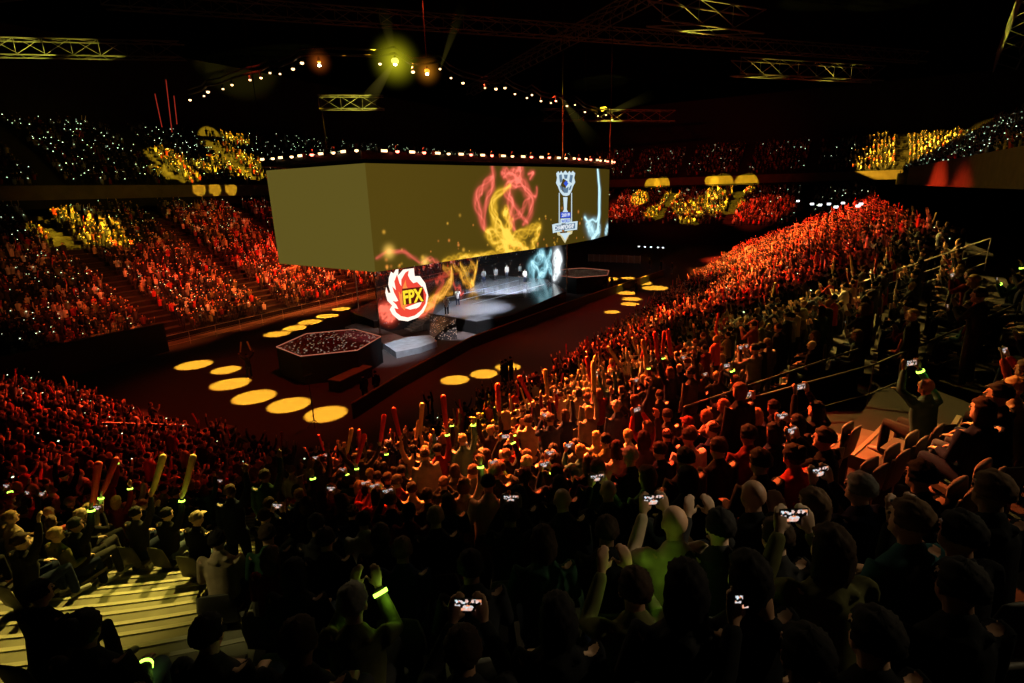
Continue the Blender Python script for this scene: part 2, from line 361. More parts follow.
def surface_mesh(name, C, fn, m, alpha=None, parent=None):
    nx, ny = C.nx, C.ny; xs = C.X[0]; P = np.array([fn(x) for x in xs])
    V = np.zeros((ny, nx, 3)); V[..., 0] = P[:, 0]; V[..., 1] = P[:, 1]; V[..., 2] = C.Y + C.z0
    idx = np.arange(nx*ny).reshape(ny, nx); f = np.stack([idx[:-1,:-1], idx[:-1,1:], idx[1:,1:], idx[1:,:-1]], -1).reshape(-1, 4)
    me = bpy.data.meshes.new(name); me.vertices.add(nx*ny); me.vertices.foreach_set('co', V.reshape(-1))
    me.loops.add(f.size); me.loops.foreach_set('vertex_index', f.reshape(-1).astype(np.int32))
    me.polygons.add(len(f)); me.polygons.foreach_set('loop_start', np.arange(0, f.size, 4, dtype=np.int32))
    ca = me.color_attributes.new('Col', 'FLOAT_COLOR', 'POINT'); c = np.ones((nx*ny, 4), np.float32); c[:, :3] = np.clip(C.c.reshape(-1, 3), 0, 1.6)
    if alpha is not None: c[:, 3] = alpha.reshape(-1)
    ca.data.foreach_set('color', c.reshape(-1)); me.materials.append(m); me.update(); me.validate()
    o = bpy.data.objects.new(name, me); col.objects.link(o); o.parent = parent; return o
C.z0 = RB
rs = tag(empty('hanging_screen', (47, 32, RB)), 'huge hanging octagonal screen over the stage showing fire and an emblem', 'screen')
def attach(o, p): o.parent = p; o.matrix_parent_inverse = p.matrix_world.inverted() if p.matrix_world != Matrix() else Matrix.Translation(p.location).inverted(); return o
def inv(p): return (Matrix.Translation(p.location) @ p.rotation_euler.to_matrix().to_4x4()).inverted()
def att(o, p): o.parent = p; o.matrix_parent_inverse = inv(p); return o
att(surface_mesh('screen_face', C, lambda s: pathpt(s, 0), M['led']), rs)['label'] = 'olive screen face with red, yellow and blue flames'
mb = MB(); n = len(ring)
inr = [(47+(p[0]-47)*.985, 32+(p[1]-32)*.985) for p in ring]
mb.prism(inr, RB+.02, RT-.02); att(mb.build('screen_casing', M['black']), rs)
mb = MB()
outr = [(47+(p[0]-47)*1.015, 32+(p[1]-32)*1.015) for p in ring]
mb.prism(outr, RT+.25, RT+.75); att(mb.build('lighting_truss', M['blackmetal']), rs)
for i in (0, 3, 5, 7, 9, 11): mb = MB(); mb.tube([(ring[i][0], ring[i][1], RT+.7), (ring[i][0], ring[i][1], 33.8)], .03, 6); att(mb.build('hanging_cable', M['black']), rs)
# polygons drawn on the ring, in crop pixels
def poly_on(name, pts, hit, place, m, off, parent):
    mb = MB(); q = []
    for p in pts:
        h = hit(*p)
        if h: q.append(place(h[0], h[1], off))
    mb.add(q, [tuple(range(len(q)))]); o = mb.build(name, m)
    if parent: att(o, parent)
    bm = bmesh.new(); bm.from_mesh(o.data); bmesh.ops.triangulate(bm, faces=bm.faces, ngon_method='EAR_CLIP'); bm.to_mesh(o.data); bm.free()
    return o
rplace = lambda s, z, off: (*pathpt(s, off), z)
def splace(s, z, off):
    i = 0
    while i < 3 and s > SCS[i+1]: i += 1
    d = (SCP[i+1]-SCP[i]).normalized(); p = SCP[i] + d*(s-SCS[i]) + Vector((d.y, -d.x))*off; return (p.x, p.y, z)
Z3 = lambda pts: [(470+a/5.69, 155+b/5.69) for a, b in pts]
ice = flat('emblem_ice', (.62,.78,.85), 1.0); ice2 = flat('emblem_grey', (.12,.2,.3), 1); iceblue = flat('emblem_blue', (.03,.08,.55), 1.2); gold = flat('emblem_gold', (.7,.6,.3)); wht = flat('emblem_white', (.9,.95,1))
em = tag(empty('trophy_emblem', (55, 21, 10)), None); em.parent = rs; em.matrix_parent_inverse = inv(rs)
def epoly(name, pts, m, off): 
    o = poly_on(name, Z3(pts), ringhit, rplace, m, off, None); o.parent = em; o.matrix_parent_inverse = (Matrix.Translation(em.location)).inverted(); return o
epoly('emblem_cup', [(488,105),(500,92),(508,104),(516,90),(526,104),(540,88),(553,104),(563,90),(572,103),(582,90),(596,104),(590,130),(596,155),(583,180),(575,205),(562,228),(545,234),(526,230),(508,208),(498,180),(487,160),(493,130)], ice, .05)
for pts in [[(503,115),(518,110),(522,150),(508,160)], [(566,112),(582,116),(574,160),(560,150)], [(522,180),(540,190),(558,180),(552,215),(530,216)], [(530,112),(552,112),(548,135),(534,135)], [(505,172),(516,176),(524,200),(512,198)], [(576,172),(566,176),(556,200),(568,198)]]:
    epoly('emblem_facet', pts, ice2, .08)
epoly('emblem_gem', [(541,145),(554,162),(541,180),(528,162)], iceblue, .11)
epoly('emblem_stem', [(528,240),(552,240),(550,270),(548,310),(556,325),(524,325),(532,310),(530,270)], ice, .05)
for x in (503, 573): epoly('emblem_column', [(x,215),(x+5,215),(x+5,388),(x,388)], ice, .05)
epoly('emblem_band', [(512,326),(568,326),(568,356),(512,358)], iceblue, .07)
epoly('emblem_pedestal', [(512,362),(568,360),(570,388),(510,390)], ice, .06)
epoly('emblem_base', [(492,440),(582,430),(578,448),(562,455),(538,502),(512,460),(496,456)], gold, .05)
epoly('emblem_point', [(505,446),(572,440),(555,456),(538,488),(520,460)], ice, .08)
epoly('emblem_banner', [(463,396),(485,390),(590,378),(607,376),(604,424),(590,426),(485,440),(467,444)], ice, .10)
epoly('emblem_banner_field', [(478,400),(592,386),(592,418),(478,432)], ice2, .13)
def text_mesh(txt, size, m, name, extr=.01, bold=0.0):
    cu_ = bpy.data.curves.new(name, 'FONT'); cu_.body = txt; cu_.size = size; cu_.align_x = 'CENTER'; cu_.align_y = 'CENTER'; cu_.extrude = extr; cu_.offset = bold
    t = bpy.data.objects.new(name, cu_); col.objects.link(t); bpy.context.view_layer.update()
    me = bpy.data.meshes.new_from_object(t.evaluated_get(bpy.context.evaluated_depsgraph_get())); bpy.data.objects.remove(t)
    me.materials.clear(); me.materials.append(m); return me
def text_on(txt, pc, wpx, hit, place, m, off, parent, name, width, height, shear=0):
    me = text_mesh(txt, 1, m, name, bold=.035 if name == 'logo_letters' else .015); vs = [v.co for v in me.vertices]; W = max(v.x for v in vs)-min(v.x for v in vs); Hh = max(v.y for v in vs)-min(v.y for v in vs)
    cy_ = (max(v.y for v in vs)+min(v.y for v in vs))/2; cx_ = (max(v.x for v in vs)+min(v.x for v in vs))/2
    s0, z0 = hit(*pc)
    for v in me.vertices:
        x = (v.co.x-cx_)/W*width; y = (v.co.y-cy_)/Hh*height; p = place(s0+x, z0+y+shear*x, off+v.co.z*.5)
        v.co = p
    o = bpy.data.objects.new(name, me); col.objects.link(o); o.parent = parent; o.matrix_parent_inverse = Matrix.Translation(parent.location).inverted(); return o
w = abs(ringhit(470+592/5.69, 155+400/5.69)[0]-ringhit(470+478/5.69, 155+415/5.69)[0])
text_on('CHAMPIONSHIP', (470+535/5.69, 155+409/5.69), 0, ringhit, rplace, wht, .16, em, 'emblem_text', w*.94, .42)
text_on('WORLD', (470+540/5.69, 155+375/5.69), 0, ringhit, rplace, iceblue, .12, em, 'emblem_text', w*.42, .3)
text_on('2019', (470+540/5.69, 155+341/5.69), 0, ringhit, rplace, wht, .12, em, 'emblem_text', w*.4, .3)
# ------------------------------------------------------------------ stage with scrim
st = tag(empty('stage', (45, 30, 0)), 'black glossy stage under the hanging screen with stairs and glint-painted side', 'stage')
sp = [at(428,313,1.2), at(453,317,1.2), at(476,321,1.2), at(513,314,1.2), at(566,291,1.2)]
sp = [(p.x, p.y) for p in sp] + [(60, 29), (61, 37), (60, 43), (48, 43), (36, 39), (34, 34)]
mb = MB(); mb.prism(sp, .02, 1.12); att(mb.build('stage_skirt', M['black']), st)
mb = MB(); mb.prism(sp, 1.12, 1.2); att(mb.build('stage_deck', M['glossy']), st)
a0, a1 = at(408,331,0), at(430,314,1.2); a0.z = 0; dd = (a1-a0); dd.z = 0; ang = math.atan2(dd.y, dd.x)
mb = MB()
for i in range(8): q = a0+dd*(i+.5)/8; mb.box((q.x, q.y, .07+.07*i), (dd.length/8*.8, 1.5, .14+.14*i), rz=ang)
att(mb.build('stairs', M['steel']), st)
gp = [at(430,341,.0), at(457,339,.0), at(456,318.5,1.18), at(430,315,1.18)]
mb = MB(); mb.add(gp, [(0,1,2,3)]); att(mb.build('glint_side', M['side_glints']), st)
mb = MB()   # thin emissive streaks along the deck
for i in range(3):
    mb.box((50+i*.8, 29+2.2*i, 1.215), (13, .04, .02), rz=-.12)
att(mb.build('deck_streak', flat('deck_streak_emit', (.5,.55,.6), .8)), st)
S = Canvas(SCL, 6.3, 900, 170, (.0,.0,.0)); S.z0 = .6
scr = tag(empty('stage_scrim', (SC0.x, SC0.y, .6)), 'see-through screen along the stage front showing flames and team logo', 'screen')
hs1 = lambda pts: [(a, b-S.z0) for a, b in zc(330, 240, 5.69, pts, scrimhit)]
hs2 = lambda pts: [(a, b-S.z0) for a, b in zc(460, 240, 5.69, pts, scrimhit)]
for p, w, n in [([(520,410),(560,370),(600,340),(650,290),(690,230),(690,150)],.35,14), ([(560,350),(620,300),(680,260),(690,190),(640,150)],.4,12), ([(700,140),(740,190),(770,240),(810,290),(830,330)],.3,12),
    ([(540,400),(620,330),(700,300)],.2,9), ([(800,120),(830,180),(800,260),(840,320)],.3,9)]:
    S.wisp(hs1(p), (1,.42,.04), w, n, .07, .34, .16)
for p, w, n in [([(600,240),(640,210),(690,180)],.3,8), ([(700,250),(740,290),(760,330),(800,370)],.3,9), ([(500,430),(560,400),(600,330),(650,230)],.25,10), ([(280,380),(300,410),(340,430),(360,460)],.4,12), ([(290,400),(330,380),(350,450)],.3,8)]:
    S.wisp(hs1(p), (1,.12,.07), w, n, .07, .3, .12)
for p, w, n in [([(0,130),(30,190),(70,250),(90,180),(100,120)],.3,12), ([(65,225),(75,260),(80,290),(85,330)],.3,9), ([(0,200),(40,170),(90,150)],.3,8)]:
    S.wisp(hs2(p), (1,.5,.05), w, n, .07, .36, .18)
for p, w, n in [([(450,70),(475,90),(430,130),(410,175),(420,290)],.5,16), ([(520,60),(490,140),(450,220),(430,295)],.4,16), ([(405,120),(440,170),(470,200),(500,150)],.35,10), ([(440,80),(500,130),(520,200)],.4,10)]:
    S.wisp(hs2(p), (.35,.8,.95), w, n, .08, .32, .18)
for p, w, n in [([(555,55),(565,110),(555,170),(530,225)],.5,16), ([(545,60),(545,130),(560,180)],.5,12)]:
    S.wisp(hs2(p), (.9,.95,1), w, n, .09, .4, .25)
for i in range(380):
    S.splat(random.uniform(0, SCL), random.uniform(.2, 6), random.uniform(.02, .035), random.choice([(1,.8,.6),(.8,.9,1),(1,.4,.15)]), random.uniform(.1, .4))
S.flush()
lum = np.clip(S.c.max(2)*1.7, 0, 1); al = .30+.68*lum
S.c = np.where(lum[..., None] > .05, S.c/np.maximum(al[..., None], .2), S.c+.012)
att(surface_mesh('scrim_face', S, lambda s: splace(s, 0, 0)[:2], M['scrim'], al), scr)
for q in (0, SCL): mb = MB(); mb.tube([splace(q,.6,0), splace(q,6.85,0)], .06, 6); att(mb.build('frame_post', M['steel']), scr)
mb = MB()
side = Vector((36.5, 38.3)); mb.tube([(side.x, side.y, .6), (side.x, side.y, 6.9)], .05, 6); att(mb.build('frame_post', M['steel']), scr)
haze = mat('side_scrim_gauze', (.5,.5,.55), .5, alpha=.10)
mb = MB(); mb.add([(SC0.x,SC0.y,.6),(side.x,side.y,.6),(side.x,side.y,6.9),(SC0.x,SC0.y,6.9)], [(0,1,2,3)]); att(mb.build('side_gauze', haze), scr)
# team logo on the scrim
lg = empty('team_logo', (34, 31, 3)); lg.parent = scr; lg.matrix_parent_inverse = inv(scr)
Z1 = lambda pts: [(330+a/5.69, 240+b/5.69) for a, b in pts]
def lpoly(name, pts, m, off): o = poly_on(name, Z1(pts), scrimhit, splace, m, off, None); o.parent = lg; o.matrix_parent_inverse = Matrix.Translation(lg.location).inverted(); return o
lw = flat('logo_white', (1,.86,.72), 1.25); lr = flat('logo_red', (.9,.07,.04), 1); lo = flat('logo_orange', (1,.28,.06), 1); ly = flat('logo_yellow', (1,.72,.03), 1.1); ld = flat('logo_maroon', (.10,.008,.004), 1)
lpoly('logo_outline', [(345,180),(360,190),(372,168),(388,165),(386,200),(415,168),(475,160),(480,205),(510,205),(540,245),(558,320),(548,370),(530,410),(500,440),(440,462),(390,455),(355,425),(338,395),(352,372),(325,345),(313,300),(318,265),(330,300),(343,300),(330,255),(333,215)], lw, .05)
lpoly('logo_flame', [(362,300),(350,262),(372,285),(362,235),(378,195),(392,245),(402,262),(402,225),(425,185),(445,172),(440,200),(452,225),(470,245),(492,238),(508,255),(530,275),(545,310),(540,360),(515,400),(480,428),(440,440),(400,432),(372,410),(362,385),(385,392),(375,370),(352,345),(372,350),(385,345)], lr, .10)
lpoly('logo_flame_inner', [(390,330),(385,290),(400,310),(410,265),(425,225),(430,260),(445,285),(480,280),(470,330),(440,350),(420,400),(400,380)], lo, .14)
lpoly('logo_fang', [(420,385),(470,365),(520,345),(505,375),(470,400),(490,385),(450,395)], lw, .17)
lpoly('logo_banner', [(403,276),(522,264),(528,350),(408,368)], ld, .2)
s0 = scrimhit(*Z1([(410,320)])[0]); s1 = scrimhit(*Z1([(524,312)])[0]); ht = scrimhit(*Z1([(465,276)])[0])[1]-scrimhit(*Z1([(465,358)])[0])[1]
tw = text_on('FPX', Z1([(465,317)])[0], 0, scrimhit, splace, ly, .26, lg, 'logo_letters', (s1[0]-s0[0])*1.0, ht*.95)
for v in tw.data.vertices: pass
# hexagonal podiums
def hexpod(cx, cy, R, h, rot, label):
    e = tag(empty('podium', (cx, cy, 0)), label, 'platform', 'red rimmed hexagonal podiums')
    P = [(R*math.cos(rot+math.pi/3*i), R*math.sin(rot+math.pi/3*i)) for i in range(6)]
    mb = MB(); mb.prism(P, .01, h-.06); mb.build('podium_side', M['black'], e)
    mb = MB(); mb.prism([(a*.97, b*.97) for a, b in P], h-.06, h); mb.build('podium_top', M['glitter'], e)
    mb = MB()
    for i in range(6): mb.tube([(*P[i], h), (*P[(i+1)%6], h)], .03, 5)
    mb.build('podium_rim', flat('rim_glow', (.55,.16,.09), .8), e)
hp = at(330,341.5,2.0); hexpod(hp.x, hp.y, 3.55, 2.0, .30, 'red hexagonal podium with glittering top nearest the camera')
hp = at(580,272.5,2.0); hexpod(hp.x, hp.y, 4.0, 2.0, .30, 'red hexagonal podium beyond the right end of the stage')
mb = MB(); pp = [at(*q,.5) for q in ((345,327),(368,334),(384,344),(396,352),(420,347),(437,341),(430,335),(404,337),(376,327),(356,323))]; n = len(pp)
mb.add([tuple(p) for p in pp] + [(p.x,p.y,.0) for p in pp], [tuple(range(n))] + [(i,(i+1)%n,n+(i+1)%n,n+i) for i in range(n)])
tag(mb.build('walkway', M['pale']), 'pale lit walkway joining the near podium to the stage stairs', 'walkway')
# ------------------------------------------------------------------ barriers and rails
def railing(name, pts, h, label, step=1.6, mid=2, group=None, m=None):
    p0 = Vector(pts[0]); e = tag(empty(name, p0), label, 'railing', group); m = m or M['steel']
    L = [Vector(p)-p0 for p in pts]
    for j in range(mid+1):
        mb = MB(); hh = h*(1-j/(mid+.6)); mb.tube([p+Vector((0,0,hh)) for p in L], .022 if j == 0 else .012, 5); mb.build('rail', m, e)
    for i in range(len(L)-1):
        d = (L[i+1]-L[i]); n = max(1, int(d.length/step))
        for k in range(n+(i == len(L)-2)):
            mb = MB(); q = L[i]+d*k/n; mb.tube([q, q+Vector((0,0,h))], .018, 5); mb.build('post', m, e)
    return e
railing('crowd_barrier', [(20, 46.6, 0), (46, 46.6, 0), (70, 46.6, 0)], 1.1, 'long steel crowd barrier in front of the far left stand', 2.2)
tp = [at(352,404,.9), at(398,376,.9), at(470,338,.9), at(566,303,.9), at(625,283,.9), at(664,270,.9)]
e = tag(empty('floor_barrier', (tp[0].x, tp[0].y, 0)), 'long low black barrier with pale top rail between stage and near crowd', 'barrier')
for i in range(5):
    a0, a1 = tp[i]-e.location, tp[i+1]-e.location; d = (a1-a0); nrm = Vector((d.y, -d.x, 0)).normalized()*.06
    mb = MB(); mb.add([a0+nrm, a1+nrm, a1-nrm, a0-nrm]+[Vector((q.x,q.y,.01)) for q in (a0+nrm, a1+nrm, a1-nrm, a0-nrm)], [(0,1,2,3),(7,6,5,4),(0,4,5,1),(1,5,6,2),(2,6,7,3),(3,7,4,0)]); mb.build('barrier_panel', M['black'], e)
    mb = MB(); mb.tube([a0+Vector((0,0,.05)), a1+Vector((0,0,.05))], .045, 6); mb.build('rail', M['wood'], e)
def crad(a, d, dz=0): x, y, _ = bpt('corner', a, d); k = max(0, int(d/ROW)); return (x, y, tz(k)+dz)
railing('stair_railing', [crad(-138, .1, -.2), crad(-138, 3.5), crad(-138, 7)], 1.0, 'handrail down the right side of the stepped aisle to the floor', .9, 2)
railing('stair_railing', [crad(-148, .1, -.2), crad(-148, 3.5)], 1.0, 'handrail down the left side of the stepped aisle to the floor', .9, 2)
railing('stair_railing', [(12.9, 26, .3), (9.5, 26, 1.8)], 1.1, 'short steel handrail at the front of the end block', .9, 2)
railing('stair_railing', [crad(-106, 15), crad(-101, 17), crad(-97, 19)], 1.0, 'dark handrail rising right beyond the orange-lit aisle', 1.4, 1, m=M['blackmetal'])
railing('stair_railing', [(22, -1.2, 7.6), (22, -4.5, 9.2)], 1.0, 'yellow-lit handrail among the upper right crowd', 1.1, 2)
for i in range(3):
    pass
pa, pb = crad(-109, 14.4), crad(-98, 16.6); pa, pb = Vector(pa), Vector(pb)
e = tag(empty('parapet', pa), 'black parapet wall around the stair opening in the right stand', 'wall')
d = pb-pa; mb = MB(); mb.add([(0,0,-1), (d.x,d.y,-1), (d.x,d.y,d.z+.75), (0,0,.75), (.1,-.1,-1), (d.x+.1,d.y-.1,-1), (d.x+.1,d.y-.1,d.z+.75), (.1,-.1,.75)], [(0,1,2,3),(7,6,5,4),(3,2,6,7),(0,3,7,4),(1,5,6,2),(0,4,5,1)]); mb.build('panel', M['black'], e)
mb = MB(); mb.tube([(0,0,1.0), (d.x,d.y,d.z+1.0)], .022, 6); mb.build('rail', M['blackmetal'], e)
# control desk pods on the right stand
for (u, v, lab) in [(29, -.6, 'dark camera platform with yellow-lit rim in the right stand'), (36, -1.8, 'dark camera platform farther along the right stand')]:
    k = int(bowl(u, v)[0]/ROW); e = tag(empty('camera_platform', (u, v, tz(k-2))), lab, 'platform')
    mb = MB(); mb.box((0, .3, 1.0), (4.2, 2.6, .12)); mb.build('platform_deck', M['blackmetal'], e)
    mb = MB(); mb.box((0, 1.55, .4), (4.2, .08, 1.3)); mb.box((2.05, .3, .4), (.08, 2.5, 1.3)); mb.box((-2.05, .3, .4), (.08, 2.5, 1.3)); mb.build('platform_front', M['black'], e)
    mb = MB(); mb.tube([(-2.1, 1.6, 1.5), (2.1, 1.6, 1.5)], .03, 5); mb.build('rail', M['steel'], e)
# far-end stage hoarding
e = tag(empty('barrier_board', (86, 30, 0)), 'pale wooden slatted barrier at the far end of the floor', 'barrier')
mb = MB(); mb.box((0,0,.7), (.1, 9, 1.2)); mb.build('board', M['wood'], e)
for i in range(10): mb = MB(); mb.box((-.08, -4.5+i, .7), (.08, .08, 1.35)); mb.build('post', M['steel'], e)
# row of lights in the boxes under the right balcony
mb = MB(); mb.prism([(46,-18),(50,-12.5),(53,-12.5),(53,-18)], 10.5, 13.4)
wallbox('wall_core', (22.5, -13, 11.2), (1.3, 2, 5), M['greenwall'])
# ------------------------------------------------------------------ people: prototypes
def remesh(mb, name, voxel, faces, m, smooth=3):
    me = mb.mesh(name, m); o = bpy.data.objects.new(name, me); col.objects.link(o)
    r = o.modifiers.new('r', 'REMESH'); r.mode = 'VOXEL'; r.voxel_size = voxel; r.use_smooth_shade = True
    if smooth: s = o.modifiers.new('s', 'SMOOTH'); s.iterations = smooth; s.factor = .5
    bpy.context.view_layer.update(); n = len(o.evaluated_get(bpy.context.evaluated_depsgraph_get()).data.polygons)
    if n*2 > faces: d = o.modifiers.new('d', 'DECIMATE'); d.ratio = faces/(n*2)
    bpy.context.view_layer.update()
    me2 = bpy.data.meshes.new_from_object(o.evaluated_get(bpy.context.evaluated_depsgraph_get())); me2.name = name
    me2.materials.clear(); me2.materials.append(m); me2.polygons.foreach_set('use_smooth', [True]*len(me2.polygons))
    bpy.data.objects.remove(o); bpy.data.meshes.remove(me); return me2
ARMS = {   # per side: elbow, wrist, hand direction, relative to the shoulder (x outward)
 'lap': ((.06,.03,-.27), (-.06,.26,-.30), (-.3,.9,-.2)), 'film': ((.03,.20,-.14), (-.10,.34,.08), (-.15,.35,1)),
 'high': ((.05,.18,.14), (-.06,.28,.37), (-.1,.2,1)), 'up': ((.07,.09,.23), (.06,.16,.47), (0,.25,1)), 'wide': ((.18,.06,.18), (.27,.12,.41), (.3,.3,1)),
 'clap': ((.07,.14,-.20), (-.13,.32,-.02), (-.2,.5,.8)), 'side': ((.05,-.02,-.28), (.04,.05,-.53), (0,.1,-1)), 'knee': ((.08,.16,-.22), (.0,.38,-.30), (0,1,-.2))}
POSES = {'sit_lap': (0,'lap','lap'), 'sit_film': (0,'film','film'), 'sit_high': (0,'high','high'), 'sit_wave': (0,'lap','up'), 'sit_clap': (0,'clap','clap'), 'sit_knee': (0,'knee','up'),
 'stand_side': (1,'side','side'), 'stand_up': (1,'up','up'), 'stand_wide': (1,'wide','wide'), 'stand_film': (1,'film','film'), 'stand_wave': (1,'side','up'), 'stand_clap': (1,'clap','clap')}
PR = {}
def pose_points(pose):
    stand, al_, ar_ = POSES[pose]; hz_ = .93 if stand else .48; sz = hz_+.49; lean = .03 if stand else .05
    P = {'hip': Vector((0,0,hz_)), 'chest': Vector((0,lean,hz_+.34)), 'sh': sz, 'neck': Vector((0,lean,sz+.05)), 'head': Vector((0,lean+.035,sz+.205))}
    for sgn, a in ((-1, al_), (1, ar_)):
        e, w_, h = [Vector(q) for q in ARMS[a]]; S_ = Vector((sgn*.185, lean, sz-.01)); f = Vector((sgn,1,1))
        P[('arm', sgn)] = (S_, S_+e*f, S_+w_*f, (h*f).normalized(), a)
        if stand: P[('leg', sgn)] = (Vector((sgn*.09,0,hz_-.02)), Vector((sgn*.11,.03,.49)), Vector((sgn*.12,-.01,.09)), Vector((sgn*.13,.16,.035)))
        else: P[('leg', sgn)] = (Vector((sgn*.09,.02,hz_)), Vector((sgn*.13,.44,hz_+.03)), Vector((sgn*.13,.46,.09)), Vector((sgn*.14,.62,.035)))
    return P
def make_pose(pose):
    P = pose_points(pose); hip, ch, nk, hd = P['hip'], P['chest'], P['neck'], P['head']; sz = P['sh']; y0 = ch.y
    b = MB()
    b.tube([hip-Vector((0,0,.06)), hip+Vector((0,.01,.12)), ch-Vector((0,0,.06)), Vector((0,y0,sz-.05)), Vector((0,y0,sz))], [(.15,.11),(.13,.10),(.155,.11),(.15,.10),(.09,.07)], 14)
    b.tube([Vector((0,y0,sz-.03)), nk+Vector((0,0,.02)), hd-Vector((0,.01,.06))], [.065,.056,.056], 10)
    b.ball(hd+Vector((0,-.012,.025)), (.077,.096,.093), 14); b.ball(hd+Vector((0,.03,-.045)), (.058,.062,.075), 12)
    b.tube([hd+Vector((0,.085,.02)), hd+Vector((0,.112,-.018))], [.010,.017], 6); b.ball(hd+Vector((0,.082,-.095)), .022, 6)
    b.tube([hd+Vector((-.035,.083,.03)), hd+Vector((.035,.083,.03))], .012, 6)
    for s in (-1, 1):
        b.ball(hd+Vector((s*.08,-.005,-.005)), (.012,.022,.033), 8)
        S_, E_, W_, hdir, kind = P[('arm', s)]
        b.tube([Vector((s*.10,y0,sz-.03)), S_, S_.lerp(E_,.5), E_, E_.lerp(W_,.35), W_], [.06,.055,.045,.04,.04,.026], 10)
        across = Vector((s,0,0)); across = (across - hdir*across.dot(hdir)).normalized(); fwd_ = hdir.cross(across).normalized()
        if kind in ('lap', 'knee'): curl = Vector((0,0,-1))
        else: curl = Vector((-s*.35,.8,0)).normalized()
        palm = W_+hdir*.055; b.tube([W_+hdir*.01, palm, W_+hdir*.085], [(.028,.016),(.04,.016),(.038,.014)], 8, ref=across)
        grip = {'film': .6, 'high': .6, 'up': 1.0, 'wide': .7, 'clap': .15, 'lap': .5, 'side': .4, 'knee': .5}[kind]
        for q in range(4):
            r0 = W_+hdir*.085+across*((q-1.5)*.021); L = (.062,.075,.07,.055)[q]
            d1 = (hdir+curl*grip*.6).normalized(); d2 = (hdir*(1-grip*.5)+curl*grip*1.5).normalized(); m1 = r0+d1*L*.6
            b.tube([r0-hdir*.02, r0, m1, m1+d2*L*.55], [.010,.010,.0095,.008], 6)
        t0 = W_+hdir*.03-across*.03*s*s; d1 = (hdir*.6-across*.75+curl*.4).normalized()
        b.tube([W_+hdir*.03-across*.02, t0+d1*.03, t0+d1*.045+hdir*.03+curl*.01], [.013,.0115,.009], 6)
        h0, k0, a0, t0 = P[('leg', s)]
        b.tube([h0, h0.lerp(k0,.5), k0, k0.lerp(a0,.35), a0], [.085,.075,.055,.054,.036], 10)
        b.tube([a0-Vector((0,.03,.04)), t0], [(.038,.035),(.035,.022)], 8)
    body = remesh(b, 'person_body', .0105, 4200, M['skin'], 2)
    j = MB()
    j.tube([hip-Vector((0,0,.10)), hip+Vector((0,.01,.12)), ch-Vector((0,0,.04)), Vector((0,y0,sz-.05)), Vector((0,y0,sz+.01))], [(.185,.145),(.168,.13),(.185,.135),(.18,.12),(.11,.085)], 14)
    j.tube([Vector((0,y0-.01,sz)), nk+Vector((0,-.01,.015))], [(.085,.08),(.07,.07)], 10)
    j.tube([Vector((-.09,y0-.06,sz+.02)), Vector((0,y0-.085,sz+.0)), Vector((.09,y0-.06,sz+.02))], [.03,.04,.03], 8)
    for s in (-1, 1):
        S_, E_, W_, hdir, kind = P[('arm', s)]
        j.tube([Vector((s*.10,y0,sz-.04)), S_, S_.lerp(E_,.5), E_, E_.lerp(W_,.4), E_.lerp(W_,.93)], [.078,.074,.06,.056,.052,.042], 10)
    jacket = remesh(j, 'jacket', .016, 1800, M['cloth'], 2)
    t = MB(); shoes = []
    t.tube([hip-Vector((.08,0,.03)), hip+Vector((.08,0,-.03))], [.125,.125], 10)
    for s in (-1, 1):
        h0, k0, a0, t0 = P[('leg', s)]
        t.tube([h0, h0.lerp(k0,.5), k0, k0.lerp(a0,.5), a0], [.105,.092,.073,.066,.056], 10)
        sh = MB(); sh.tube([a0-Vector((0,.045,.045)), a0+Vector((0,.05,-.04)), t0+Vector((0,.02,0))], [(.042,.04),(.045,.042),(.045,.03)], 10); shoes.append(sh.mesh('shoe', M['cloth'], True))
    trousers = remesh(t, 'trousers', .017, 1100, M['cloth'], 2)
    holds = {}
    la, ra = P[('arm', -1)], P[('arm', 1)]
    PR[pose] = dict(body=body, jacket=jacket, trousers=trousers, shoes=shoes, head=hd, P=P, stand=POSES[pose][0], lk=POSES[pose][1], rk=POSES[pose][2])
for p in POSES: make_pose(p)
